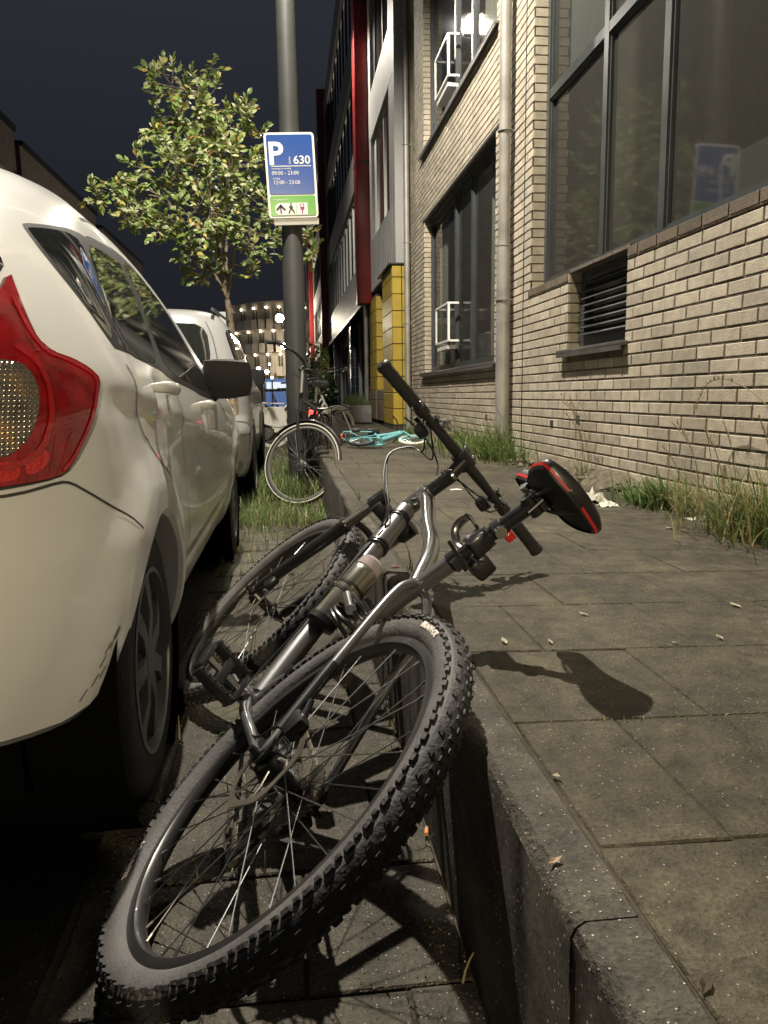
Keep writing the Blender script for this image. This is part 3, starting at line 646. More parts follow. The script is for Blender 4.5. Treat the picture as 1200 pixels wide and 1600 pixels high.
q.add([(X_-.042,-.007,Z_+.032),(X_-.030,-.007,Z_+.024),(X_,-.007,Z_+.055),(X_+.030,-.007,Z_+.024),(X_+.042,-.007,Z_+.032),(X_,-.007,Z_+.078)],[(0,1,2,5),(2,3,4,5)]); q.norecalc=1; q.build('arrow_symbol',M_ink,sign,smooth=0)
q=MB(); X_=sx_(512)
q.tube([(X_,-.006,Z_+.044),(X_+.004,-.006,Z_+.066)],.006,6); q.tube([(X_+.001,-.006,Z_+.046),(X_+.020,-.006,Z_+.022),(X_+.03,-.006,Z_+.004)],.0045,6); q.tube([(X_,-.006,Z_+.046),(X_-.008,-.006,Z_+.024),(X_-.02,-.006,Z_+.004)],.0045,6); q.tube([(X_-.016,-.006,Z_+.05),(X_+.003,-.006,Z_+.062),(X_+.018,-.006,Z_+.048)],.0035,6); q.lathe([(-.002,0),(-.001,.007),(.001,.007),(.002,0)],10,Matrix.Translation((X_+.003,-.006,Z_+.078))); q.build('walking_figure_symbol',M_ink,sign)
q=MB(); X_=sx_(650); q.box(X_-.016,X_+.018,-.007,-.005,Z_+.03,Z_+.078); q.box(X_-.004,X_+.006,-.007,-.005,Z_,Z_+.03); q.build('ticket_machine_symbol',M_pink,sign,smooth=0)
q=MB(); q.box(X_-.010,X_+.010,-.009,-.007,Z_+.05,Z_+.07); q.build('machine_screen_symbol',M_swhite,sign,smooth=0)
sign_text('betaalautomaat',sx_(310),sz_(960),.020,M_swhite)
# ================================================================ cars
def lerp_tab(t,x):
    # monotone-ish cubic (catmull) interpolation
    n=len(t)
    if x<=t[0][0]: return t[0][1]
    if x>=t[-1][0]: return t[-1][1]
    for i in range(n-1):
        if x<=t[i+1][0]:
            x0,y0=t[i];x1,y1=t[i+1];h=x1-x0
            m=(y1-y0)/h
            ml=(y0-t[i-1][1])/(x0-t[i-1][0]) if i>0 else m
            mr=(t[i+2][1]-y1)/(t[i+2][0]-x1) if i+2<n else m
            def hm(a,b): return 0 if a*b<=0 else 2*a*b/(a+b)
            d0=hm(ml,m) if i>0 else m; d1=hm(m,mr) if i+2<n else m
            s=(x-x0)/h
            return (2*s**3-3*s**2+1)*y0+(s**3-2*s**2+s)*h*d0+(-2*s**3+3*s**2)*y1+(s**3-s**2)*h*d1
HA=dict(
 W=[(.18,.72),(.26,.78),(.34,.815),(.42,.832),(.55,.845),(.72,.847),(.82,.842),(.92,.822),(.98,.80),(1.1,.748),(1.25,.675),(1.38,.585),(1.46,.475),(1.505,.33),(1.53,.0)],
 R=[(.18,.16),(.24,.08),(.34,.02),(.48,-.01),(.60,.01),(.68,.05),(.80,.09),(.95,.12),(1.1,.19),(1.25,.34),(1.38,.62),(1.44,.84),(1.49,1.1),(1.52,1.35),(1.53,1.6)],
 F=[(.18,3.98),(.3,4.08),(.55,4.10),(.7,4.04),(.8,3.88),(.88,3.55),(.94,3.2),(1.0,3.0),(1.2,2.72),(1.38,2.38),(1.47,2.1),(1.52,1.75),(1.53,1.6)],
 Lr=.62,Lf=.8,n=2.5,ym=1.6)
US=1.2;UE=5.2;UT=6.6   # rear arc 0..US, side US..UE, front arc UE..UT
def P_(c,z):
    w=lerp_tab(c['W'],z);r=lerp_tab(c['R'],z);f=lerp_tab(c['F'],z)
    L=max(f-r,1e-4);Lr=min(c['Lr'],L*.42);Lf=min(c['Lf'],L*.42)
    return w,r,f,Lr,Lf
def hw(c,y,z):
    w,r,f,Lr,Lf=P_(c,z);n=c['n']
    if y<=r or y>=f: return -1
    if y<r+Lr: q=(y-r)/Lr; return w*(1-(1-q)**n)**(1/n)
    if y>f-Lf: q=(f-y)/Lf; return w*(1-(1-q)**n)**(1/n)
    return w
def uof(c,y,z):
    w,r,f,Lr,Lf=P_(c,z);n=c['n']
    if y<r+Lr:
        q=max(0,(y-r)/Lr); return US*math.acos(min(1,(1-q)**(n/2)))/(math.pi/2)
    if y>f-Lf:
        q=max(0,(f-y)/Lf); return UT-(UT-UE)*math.acos(min(1,(1-q)**(n/2)))/(math.pi/2)
    return US+(UE-US)*(y-r-Lr)/(f-Lf-r-Lr)
def S0(c,u,z):
    w,r,f,Lr,Lf=P_(c,z);n=c['n']
    if u<US:
        th=max(0,u)/US*math.pi/2; return (w*math.sin(th)**(2/n), r+Lr*(1-math.cos(th)**(2/n)), z)
    if u>UE:
        th=max(0,UT-u)/(UT-UE)*math.pi/2; return (w*math.sin(th)**(2/n), f-Lf*(1-math.cos(th)**(2/n)), z)
    return (w, r+Lr+(u-US)/(UE-US)*(f-Lf-r-Lr), z)

HB=dict(
 W=[(.18,.72),(.30,.80),(.45,.835),(.7,.85),(.92,.84),(1.0,.81),(1.2,.755),(1.4,.69),(1.5,.62),(1.56,.50),(1.59,.30),(1.60,.0)],
 R=[(.18,.12),(.30,.02),(.45,.0),(.60,.0),(.68,.03),(.75,.07),(.95,.10),(1.1,.16),(1.3,.25),(1.45,.32),(1.52,.38),(1.57,.60),(1.59,1.0),(1.60,1.7)],
 F=[(.18,3.9),(.3,4.0),(.6,4.02),(.8,3.9),(.95,3.5),(1.02,3.1),(1.2,2.8),(1.4,2.45),(1.52,2.15),(1.58,1.85),(1.60,1.7)],
 Lr=.38,Lf=.7,n=2.9,ym=1.7)

CA={'outline': [(0.873, 1.213), (0.971, 1.232), (1.108, 1.258), (1.348, 1.273), (2.311, 1.29), (4.487, 1.316), (5.238, 1.277), (4.689, 1.159), (4.32, 1.002), (3.648, 0.874), (2.969, 0.907), (2.174, 0.932), (2.011, 0.952), (1.107, 0.972), (1.068, 1.009), (1.025, 1.059), (0.965, 1.113), (0.914, 1.159), (0.874, 1.202)], 'quarter': [(0.888, 1.205), (0.964, 1.218), (1.076, 1.234), (1.149, 1.229), (1.167, 1.147), (1.145, 1.057), (1.105, 0.993), (1.068, 1.024), (1.033, 1.067), (0.976, 1.121), (0.927, 1.165), (0.894, 1.196)], 'reard': [(1.185, 1.233), (1.538, 1.247), (3.101, 1.27), (2.795, 1.219), (2.462, 1.094), (2.05, 0.966), (1.467, 0.964), (1.129, 0.979), (1.165, 1.045), (1.189, 1.137)], 'frontd': [(4.157, 1.282), (4.55, 1.262), (4.778, 1.215), (4.449, 1.123), (4.132, 1.024), (3.606, 0.919), (3.121, 0.919), (2.301, 0.94), (2.232, 0.962), (2.654, 1.092), (3.144, 1.205)], 'lamp': [(0.792, 1.098), (0.794, 1.061), (0.799, 1.015), (0.807, 0.981), (0.836, 0.96), (0.888, 0.95), (0.932, 0.935), (0.961, 0.916), (0.931, 0.876), (0.882, 0.825), (0.842, 0.785), (0.811, 0.758), (0.757, 0.75), (0.665, 0.743), (0.62, 0.742), (0.632, 0.894), (0.69, 0.995), (0.751, 1.064)], 'rglass': [(0.778, 1.163), (0.794, 1.101), (0.751, 1.064), (0.69, 0.995), (0.542, 0.969), (0.533, 1.066), (0.612, 1.163), (0.729, 1.21)], 'lens': [(0.701, 0.944), (0.747, 0.938), (0.764, 0.92), (0.77, 0.894), (0.754, 0.853), (0.728, 0.82), (0.693, 0.796), (0.666, 0.79), (0.632, 0.797), (0.658, 0.934)], 'refl': [(0.717, 0.79), (0.745, 0.801), (0.768, 0.795), (0.768, 0.778), (0.743, 0.763), (0.715, 0.76)], 'seam': [(0.811, 0.758), (0.827, 0.741), (0.873, 0.722), (0.938, 0.696), (1.023, 0.663)], 'door1': [(1.107, 0.972), (1.131, 0.949), (1.154, 0.924), (1.151, 0.884), (1.146, 0.839), (1.192, 0.791), (1.399, 0.727), (1.648, 0.682), (1.796, 0.632), (1.85, 0.587)], 'door2': [(2.15, 0.941), (2.136, 0.871), (2.06, 0.781), (2.06, 0.691), (2.092, 0.582), (1.957, 0.472)], 'crease': [(0.966, 0.916), (1.185, 0.898), (1.663, 0.863), (2.673, 0.78), (3.886, 0.673)], 'handle': [(1.246, 0.91), (1.688, 0.887), (1.212, 0.83), (1.253, 0.805)], 'handle2': [(2.961, 0.831)], 'mirror': [(3.927, 0.881)], 'arch': [(1.455, 0.626), (1.233, 0.619), (1.143, 0.583), (1.08, 0.536), (1.036, 0.474), (0.987, 0.386), (0.958, 0.342), (1.739, 0.555), (1.887, 0.437), (2.121, 0.295)], 'flare': [(1.023, 0.663), (1.102, 0.725), (1.208, 0.733), (1.503, 0.706), (1.738, 0.649), (1.833, 0.596)], 'bump': [(0.677, 0.363), (0.746, 0.327), (0.827, 0.323), (0.882, 0.329), (0.94, 0.362)], 'shade': [(0.81, 0.733), (0.75, 0.643), (0.678, 0.612)], 'front': [(4.727, 0.609), (4.698, 0.398)], 'sill': [(2.139, 0.313), (2.35, 0.341), (3.33, 0.31)]}
M_wpaint=mat('white_paint',(.70,.70,.68),.28,coat=.6,var=.02,vscale=3)
M_spaint=mat('silver_white_paint',(.27,.27,.268),.3,coat=.5)
M_cglass=mat('car_glass',(.016,.018,.017),.03,spec=.9,coat=.4)
M_ctrim=mat('black_trim',(.010,.010,.011),.55,spec=.25)
M_under=mat('underbody_black',(.003,.003,.003),1,spec=0)
M_tyre=mat('car_tyre',(.018,.018,.018),.75,bump=.3,bscale=80)
M_hub=mat('wheel_cover_silver',(.15,.15,.155),.42,.4)
M_gap=mat('panel_gap',(.05,.048,.042),.7)
M_handle=M_wpaint
def lens_mat(name,col,sc,rough=.08):
    m=bpy.data.materials.new(name); m.use_nodes=True; n=m.node_tree; b=n.nodes['Principled BSDF']; L=n.links.new
    t=node(n,'ShaderNodeTexCoord'); vo=node(n,'ShaderNodeTexVoronoi',feature='F1',distance='CHEBYCHEV'); vo.inputs['Scale'].default_value=sc; L(t.outputs['Object'],vo.inputs['Vector'])
    r=node(n,'ShaderNodeValToRGB'); r.color_ramp.elements[0].color=(*[x*1.25 for x in col],1); r.color_ramp.elements[1].color=(*[x*.45 for x in col],1); L(vo.outputs['Distance'],r.inputs[0])
    L(r.outputs[0],b.inputs['Base Color']); b.inputs['Roughness'].default_value=rough; b.inputs['Coat Weight'].default_value=1; b.inputs['Coat Roughness'].default_value=.02
    bu=node(n,'ShaderNodeBump'); bu.inputs['Strength'].default_value=.25; bu.inputs['Distance'].default_value=.004; L(vo.outputs['Distance'],bu.inputs['Height']); L(bu.outputs[0],b.inputs['Normal'])
    MATS[name]=m; return m
M_redl=lens_mat('red_lens',(.30,.006,.008),22); M_redl2=lens_mat('red_reflector',(.62,.02,.015),170,.15)
def clear_lens():
    m=bpy.data.materials.new('clear_lens_ribbed'); m.use_nodes=True; n=m.node_tree; b=n.nodes['Principled BSDF']; L=n.links.new
    t=node(n,'ShaderNodeTexCoord'); ws=[]
    for d,sc_ in (('X',52),('Z',38)):
        w_=node(n,'ShaderNodeTexWave',wave_type='BANDS',bands_direction=d,wave_profile='SIN'); w_.inputs['Scale'].default_value=sc_; w_.inputs['Distortion'].default_value=.3; L(t.outputs['Object'],w_.inputs['Vector']); ws.append(w_)
    mu=node(n,'ShaderNodeMath',operation='MULTIPLY'); L(ws[0].outputs['Fac'],mu.inputs[0]); L(ws[1].outputs['Fac'],mu.inputs[1])
    no=node(n,'ShaderNodeTexNoise'); no.inputs['Scale'].default_value=11; L(t.outputs['Object'],no.inputs['Vector'])
    r=node(n,'ShaderNodeValToRGB'); L(no.outputs[0],r.inputs[0]); e=r.color_ramp.elements; e[0].position=.38; e[0].color=(.10,.085,.07,1); e[1].position=.62; e[1].color=(.62,.40,.20,1); e=r.color_ramp.elements.new(.5); e.color=(.34,.30,.25,1)
    L(r.outputs[0],b.inputs['Base Color']); b.inputs['Metallic'].default_value=.85; b.inputs['Roughness'].default_value=.2; b.inputs['Coat Weight'].default_value=1; b.inputs['Coat Roughness'].default_value=.02
    bu=node(n,'ShaderNodeBump'); bu.inputs['Strength'].default_value=.7; bu.inputs['Distance'].default_value=.004; L(mu.outputs[0],bu.inputs['Height']); L(bu.outputs[0],b.inputs['Normal'])
    MATS['clear_lens_ribbed']=m; return m
M_clrl=clear_lens()
M_redl2b=mat('red_moulding',(.40,.012,.012),.12,coat=1)
def inpoly(p,poly):
    x,y=p; c=False; n=len(poly); j=n-1
    for i in range(n):
        xi,yi=poly[i];xj,yj=poly[j]
        if (yi>y)!=(yj>y) and x<(xj-xi)*(y-yi)/(yj-yi)+xi: c=not c
        j=i
    return c
def dens(poly,step,smooth=1,closed=True):
    P=[V((*p,0)) for p in poly]
    for _ in range(smooth):
        o=[]; n=len(P)
        for i in range(n if closed else n-1):
            a,b=P[i],P[(i+1)%n]; o+= [a*.8+b*.2,a*.2+b*.8]
        if not closed: o=[P[0]]+o+[P[-1]]
        P=o
    o=[]; n=len(P)
    for i in range(n if closed else n-1):
        a,b=P[i],P[(i+1)%n]; k=max(1,int((b-a).length/step))
        for t in range(k): o.append(a.lerp(b,t/k))
    if not closed: o.append(P[-1])
    return [(p.x,p.y) for p in o]
def sst(a,b,x): t=max(0,min(1,(x-a)/(b-a))); return t*t*(3-2*t)
def make_car(c,spec,M,label,group=None):
    t=thing(spec['name'],label,'car',M=M,group=group)
    arches=spec['arches']; zmax=c['W'][-1][0]
    crease=spec.get('crease'); hnd=spec.get('handles',[])
    def S(u,z,off=0):
        x,y,zz=S0(c,u,z)
        d=0
        for (ya,za,ra) in arches:
            rr=math.hypot(y-ya,zz-za); d+=.016*sst(ra+.15,ra+.045,rr)*(1 if rr>0 else 0)*sst(.18,.3,zz)
        if crease and .3<y<3.4:
            zc=lerp_tab(crease,y); q=zc-zz; d-=.012*sst(0,.05,q)*(1-sst(.06,.34,q))*sst(.42,.6,y)
        for (yh,zh) in hnd: d-=.014*math.exp(-((y-yh)/.075)**2-((zz-zh)/.045)**2)
        if 1.15<y<3.2: d-=.012*sst(.46,.40,zz)
        # local outward direction, estimated from the plan contour
        e=1e-3; a=S0(c,max(0,u-e),z); b=S0(c,u+e,z); tx,ty=b[0]-a[0],b[1]-a[1]; l=math.hypot(tx,ty) or 1; nx,ny=ty/l,-tx/l
        a2=S0(c,u,min(zmax-1e-4,z+e)); b2=S0(c,u,z-e); sl=((a2[0]-b2[0])*nx+(a2[1]-b2[1])*ny)/(2*e); k=1/math.sqrt(1+sl*sl)
        dd=off; sd=d*max(0,nx)
        return V((x+nx*(dd*k+sd),y+ny*(dd*k),zz-sl*dd*k))
    def NV(u,z):
        e=.006; z=min(z,zmax-.002); z0_,z1_=max(.181,z-e),min(zmax-1e-4,z+e)
        n_=(S(u+e,z)-S(max(0,u-e),z)).cross(S(u,z1_)-S(u,z0_))
        return n_.normalized() if n_.length>1e-12 else V((0,0,1))
    def zb(u):
        return lerp_tab(spec['bottom'],u)
    loops={k:dens(v,.02,spec.get('smooth',{}).get(k,1)) for k,v in spec['loops'].items()}
    pts=[];edges=[]
    def loop(L,closed=True):
        k=len(pts); pts.extend(L); n=len(L)
        edges.extend([(k+i,k+(i+1)%n) for i in range(n if closed else n-1)])
    for L in loops.values(): loop(L)
    loop([(u*UT/150,zb(u*UT/150)) for u in range(151)],False)
    def au(y,z): return uof(c,y,z)
    for (ya,za,ra) in arches:
        L=[]
        for k in range(60):
            a=PI*1.5+2*PI*k/60; yy=ya+ra*math.cos(a); zz=za+ra*math.sin(a)
            L.append((au(yy,max(zz,.19)),max(zz,.19)))
        loop(L)
    zrows=[]
    z=.20
    while z<zmax-.09: zrows.append(z); z+=.024
    zrows+=[zmax-q for q in (.085,.065,.05,.036,.025,.016,.009,.004,.0005)]
    us=[]; u=0
    while u<UT: us.append(u); u+=.022 if u<2.4 else .07
    us.append(UT)
    for z in zrows:
        for u in us: pts.append((u+1e-5*math.sin(z*99+u*17),z))
    for u in us: pts.append((u,.185))
    r=delaunay_2d_cdt([V(p) for p in pts],edges,[],0,1e-5)
    vs,fs=r[0],r[2]
    reg={}
    for f in fs:
        if len(f)!=3: continue
        cx_=sum(vs[i].x for i in f)/3; cz_=sum(vs[i].y for i in f)/3
        if cz_<zb(cx_) or cz_>=zmax: continue
        p=S0(c,cx_,cz_)
        if any(math.hypot(p[1]-ya,p[2]-za)<ra and cz_>.19 for (ya,za,ra) in arches): continue
        nm='body'
        for k,L in loops.items():
            if inpoly((cx_,cz_),L): nm=k
        reg.setdefault(nm,[]).append(tuple(f))
    for nm,F in reg.items():
        name,mt,off,par=spec['regions'].get(nm,('body',spec['paint'],0,None))
        used=sorted({i for f in F for i in f}); ix={i:k for k,i in enumerate(used)}
        P3=[S(vs[i].x,min(vs[i].y,zmax-1e-4),off) for i in used]
        F2=[tuple(ix[i] for i in f) for f in F]
        NN=[NV(vs[i].x,vs[i].y) for i in used]
        if nm=='body':
            m=MB(); m.add(P3,F2); m.add([(-p.x,p.y,p.z) for p in P3],[f[::-1] for f in F2])
            # returns: arch lips and lower edge turned inward
            for sx in (1,-1):
                for (ya,za,ra) in arches:
                    prev=None
                    for k in range(41):
                        a=-.35+(PI+.7)*k/40; yy=ya+ra*math.cos(a); zz=za+ra*math.sin(a)
                        if zz<zb(au(yy,max(zz,.19)))-.0: prev=None; continue
                        p=S(au(yy,zz),zz); q=[V((sx*p.x,p.y,p.z)),V((sx*(p.x-.012),p.y-.012*math.cos(a),p.z-.012*math.sin(a))),V((sx*(p.x-.07),p.y-.012*math.cos(a),p.z-.012*math.sin(a)))]
                        if prev: m.quad(prev[0],q[0],q[1],prev[1]); m.quad(prev[1],q[1],q[2],prev[2])
                        prev=q
                prev=None
                for k in range(151):
                    u=k*UT/150; p=S(u,zb(u)); 
                    if any(math.hypot(p.y-ya,p.z-za)<ra for (ya,za,ra) in arches): prev=None; continue
                    cc=V((0,2.0,p.z)); dirv=(cc-V((p.x,p.y,p.z))).normalized()
                    q=[V((sx*p.x,p.y,p.z)),V((sx*(p.x+dirv.x*.03),p.y+dirv.y*.03,p.z-.02)),V((sx*(p.x+dirv.x*.10),p.y+dirv.y*.10,p.z-.022))]
                    if prev: m.quad(prev[0],q[0],q[1],prev[1]); m.quad(prev[1],q[1],q[2],prev[2])
                    prev=q
            bo=m.build('body',mt,t,smooth=42); bo.data.normals_split_custom_set_from_vertices([tuple(p) for p in NN]+[(-p.x,p.y,p.z) for p in NN]+[(0,0,0)]*(len(bo.data.vertices)-2*len(NN)))
            spec['body_o']=bo
        else:
            for sx in (1,-1):
                if nm in spec.get('centre',()) and 0: pass
                m=MB(); m.add([(sx*p.x,p.y,p.z) for p in P3],F2 if sx>0 else [f[::-1] for f in F2])
                # edge return so that the piece has thickness
                L=loops[nm]; n=len(L); e0=[S(a,min(b,zmax-1e-4),off) for a,b in L]; e1=[S(a,min(b,zmax-1e-4),-.012) for a,b in L]
                if off>0:
                    k=len(m.v); m.v+=[(sx*p.x,p.y,p.z) for p in e0+e1]
                    for i in range(n): m.f.append((k+i,k+(i+1)%n,k+n+(i+1)%n,k+n+i)); m.m.append(0); m.t.append(None)
                oo=m.build(name,mt,t if par is None else spec['made'].get((par,sx),t),smooth=50); spec.setdefault('made',{})[(nm,sx)]=oo
                oo.data.normals_split_custom_set_from_vertices([(sx*p.x,p.y,p.z) for p in NN]+[(0,0,0)]*(len(oo.data.vertices)-len(NN)))
    def ribbon(line,wd,off,mt,name,closed=False,sub=1,par=None):
        L=dens(line,.02,sub,closed)
        for sx in (1,-1):
            m=MB(); P=[]
            for i,(u,z) in enumerate(L):
                a=L[max(0,i-1)] if not closed else L[i-1]; b=L[min(len(L)-1,i+1)] if not closed else L[(i+1)%len(L)]
                p=S(u,z,off); t_=(S(b[0],b[1],off)-S(a[0],a[1],off)).normalized(); e=1e-3
                n_=((S(u+e,z,off)-p).cross(S(u,min(z+e,zmax-1e-4),off)-p)).normalized(); s_=t_.cross(n_)*wd/2
                P.append((p+s_,p-s_))
            for i in range(len(P)-(0 if closed else 1)):
                a,b=P[i],P[(i+1)%len(P)]; m.quad(*[V((sx*q.x,q.y,q.z)) for q in (a[0],b[0],b[1],a[1])])
            m.build(name,mt,par or t,smooth=60)
    for (nm,line,wd,off,mt,closed) in spec['ribbons']: ribbon(line,wd,off,mt,nm,closed)
    # wheels and wells
    for (ya,za,ra) in arches:
        for sx in (1,-1):
            m=MB(); Mx=Matrix.Translation((sx*.60,ya,za))@Matrix.Rotation(PI/2,4,'Z')
            m.lathe([(.22*1,ra+.04),(-.22,ra+.04),(-.22,0)] if sx<0 else [(-.22,ra+.04),(.22,ra+.04),(.22,0)],36,Mx); m.norecalc=1
            m.build('wheel_well',M_under,t,smooth=40)
            wh=MB(); R_=.305; T=.0925
            prof=[(-T,.205),(-T-.004,.24),(-T+.006,.285),(-T+.03,R_),(0,R_+.002),(T-.03,R_),(T-.006,.285),(T+.004,.24),(T,.205)]
            wh.lathe(prof,56); wh.lathe([(T,.205),(T-.03,.19),(-T+.03,.19),(-T,.205)],40)
            Mw=Matrix.Rotation(-PI/2 if sx>0 else PI/2,4,'Z')
            wh.xf(Mw); wo=wh.build('wheel',M_tyre,t,smooth=40,loc=(sx*.725,ya,.305))
            rm=MB(); rm.lathe([(T+.002,.205),(T+.004,.195),(T-.022,.188),(T-.032,.17)],48)
            for k in range(spec.get('spokes',7)):
                a=2*PI*k/spec.get('spokes',7); cs,sn=math.cos(a),math.sin(a)
                w0,w1=.028,.05
                vv=[]
                for (r_,w_,y_) in ((.04,w0,T-.006),(.10,w0*.8,T-.002),(.19,w1*.7,T-.012)):
                    for s_ in (-1,1): vv.append(V((cs*r_-sn*w_*s_*.8,y_,sn*r_+cs*w_*s_*.8)))
                    for s_ in (-1,1): vv.append(V((cs*r_-sn*w_*s_*.9,y_-.02,sn*r_+cs*w_*s_*.9)))
                rm.add(vv,[(0,1,5,4),(4,5,9,8),(0,4,6,2),(4,8,10,6),(1,3,7,5),(5,7,11,9)])
            rm.lathe([(T-.004,0),(T-.004,.045),(T-.02,.06),(T-.035,.06)],24); rm.lathe([(T-.05,0),(T-.05,.19)],30)
            rm.xf(Mw); rm.build('rim',M_hub,wo,smooth=35)
    ub=MB(); ub.box(-.66,.66,.32,c['F'][0][1]-.1,.20,.34); ub.box(-.38,.38,.14,3.9,.24,.40); ub.build('underbody',M_under,t,smooth=0)
    return t,S
CAR1=Matrix.Translation((-1.135,.98,RD))
wind=[(US+.2,0)]
spec1=dict(name='parked_hatchback',paint=M_wpaint,arches=[(.705,.318,.322),(3.30,.318,.322)],
 bottom=[(0,.36),(.55,.36),(.80,.345),(.88,.355),(.95,.395),(1.03,.47),(1.15,.47),(1.45,.30),(1.75,.26),(2.0,.27),(3,.255),(4.4,.255),(4.9,.22),(UT,.22)],
 crease=[(0,.93),(.49,.916),(.70,.898),(.97,.863),(1.6,.78),(2.4,.673),(3.4,.60)],handles=[(.965,.885),(1.80,.835)],
 loops=dict(outline=[(.873,1.213),(.971,1.229),(1.108,1.252),(1.40,1.276),(2.311,1.296),(3.6,1.318),(4.487,1.320),(5.0,1.30),(5.2,1.22),(5.15,1.10),(4.8,.93),(4.2,.873),(3.648,.874),(2.969,.907),(2.174,.932),(2.011,.952),(1.107,.972),(1.068,1.009),(1.025,1.059),(.965,1.113),(.914,1.159),(.874,1.202)],
   quarter=CA['quarter'],reard=CA['reard'],
   frontd=[(2.301,.955),(3.2,.922),(4.0,.895),(4.55,.90),(4.95,1.08),(5.05,1.20),(4.8,1.285),(4.157,1.295),(3.35,1.28),(3.144,1.205),(2.654,1.092)],
   lamp=CA['lamp'][:13]+[(.62,.745),(.545,.78),(.53,.88),(.57,.96),(.64,.985),(.72,1.03)],
   rglass=[(0,1.215),(.55,1.21),(.729,1.205),(.775,1.163),(.785,1.11),(.74,1.07),(.66,1.0),(.55,.975),(.3,.965),(0,.96)],
   lens=CA['lens'],refl=CA['refl'],refl2=[(.690,.785),(.708,.776),(.705,.757),(.66,.75),(.61,.752),(.60,.778)],
   wscreen=[(UT,.99),(5.9,.985),(5.5,.99),(5.35,1.02),(5.42,1.2),(5.5,1.40),(5.65,1.43),(UT,1.44)]),
 smooth=dict(rglass=0,wscreen=0),
 regions=dict(outline=('window_surround',M_ctrim,.0005,None),quarter=('quarter_window',M_cglass,.001,None),reard=('door_window',M_cglass,.001,None),frontd=('door_window',M_cglass,.001,None),
   lamp=('tail_lamp',M_redl,.006,None),rglass=('rear_window',M_cglass,.001,None),lens=('clear_lens',M_clrl,.0075,'lamp'),refl=('reflector',M_redl2,.008,'lamp'),refl2=('reflector',M_redl2,.008,'lamp'),wscreen=('windscreen',M_cglass,.001,None)),
 ribbons=[('door_gap',CA['door1'][1:]+[(1.87,.53),(1.90,.45)],.0055,.0012,M_gap,False),('door_gap',[(2.17,.925),(2.14,.87),(2.06,.78),(2.065,.68),(2.09,.56),(2.12,.42),(2.13,.30)],.0055,.0012,M_gap,False),
   ('bumper_gap',[(.60,.732),(.70,.733),(.80,.745)]+CA['seam'][1:]+[(1.075,.635)],.005,.0012,M_gap,False),
   ('lamp_gap',CA['lamp'][:13]+[(.62,.742),(.545,.78),(.53,.88),(.57,.96),(.64,.985),(.72,1.03)],.006,.0015,M_gap,True),
   ('lamp_moulding',[(.775,1.05),(.79,.99),(.815,.957),(.87,.945),(.93,.925),(.945,.91),(.915,.87),(.868,.82),(.825,.778),(.80,.763)],.006,.009,M_redl2b,False),('lamp_moulding',[(.745,.965),(.785,.94),(.795,.90),(.785,.85),(.755,.80),(.70,.775),(.62,.775)],.010,.0095,M_redl2b,False),
   ('roof_channel',[(1.30,1.335),(2.2,1.37),(3.4,1.385),(4.6,1.385),(5.2,1.34)],.010,.0015,M_gap,False),
   ('door_gap',[(4.35,.86),(4.62,.75),(4.66,.6),(4.6,.45),(4.5,.3)],.0055,.0012,M_gap,False)])
car1,S1=make_car(HA,spec1,CAR1,'white hatchback with large red boomerang tail lamp parked at the left edge, nearest car')
# door handles, mirrors, scuffs
def handle(t,S,c,yh,zh,m):
    for sx in (1,-1):
        p=S(uof(c,yh,zh),zh); h=MB()
        path=cr_path([(p.x+.004,yh-.095,zh+.012),(p.x+.034,yh-.07,zh+.013),(p.x+.042,yh,zh+.010),(p.x+.034,yh+.07,zh+.006),(p.x+.004,yh+.095,zh+.004)],5)
        h.tube(path,[.010+.006*math.sin(PI*i/(len(path)-1)) for i in range(len(path))],10,sq=.9); h.v=[(sx*a,b,d) for a,b,d in h.v]; h.build('door_handle',m,t)
handle(car1,S1,HA,.965,.892,M_wpaint); handle(car1,S1,HA,1.80,.842,M_wpaint)
def mirror(t,px0,base,cen,size,m):
    for sx in (1,-1):
        h=MB(); bm=bmesh.new(); bmesh.ops.create_cube(bm,size=1); bmesh.ops.subdivide_edges(bm,edges=bm.edges[:],cuts=3,use_grid_fill=True)
        for v in bm.verts:
            p=v.co.copy(); q=p.normalized()*.62; p=p*.62+q*.55*.62
            v.co=V((p.x*size[0]*1.1,p.y*size[1]*(1.1 if p.y>0 else .8),p.z*size[2]*(1.1-.15*p.x)))
        vs=[v.co.copy() for v in bm.verts]; bm.verts.index_update(); fs=[[v.index for v in f.verts] for f in bm.faces]; bm.free()
        h.add([v+V(cen) for v in vs],fs); h.tube([base,V(base).lerp(V(cen),.5)+V((0,0,-.02)),(cen[0]-size[0]*.3,cen[1],cen[2]-size[2]*.35)],[.035,.028,.03],10,sq=.7)
        h.v=[(sx*a,b,d) for a,b,d in h.v]; h.build('wing_mirror',m,t,smooth=60)
mc=at_y(357,592,3.2)-V((-1.13,.98,RD)); mirror(car1,0,(mc.x-.115,mc.y+.05,mc.z-.085),tuple(mc),(.178,.12,.14),M_ctrim)
q=MB()
M_scuff=mat('scuff_dirt',(.10,.085,.06),.8)
for k in range(9):
    u=.86+.012*k+rnd.uniform(-.01,.01); z=.405+.012*k+rnd.uniform(-.012,.012)-.03
    a=S1(u,z,.0012); b=S1(u+.02,z+.018,.0012); c_=S1(u+.021,z+.016,.0012); d_=S1(u+.001,z-.0025,.0012); q.quad(a,b,c_,d_)
q.build('scuff_marks',M_scuff,car1,smooth=0)
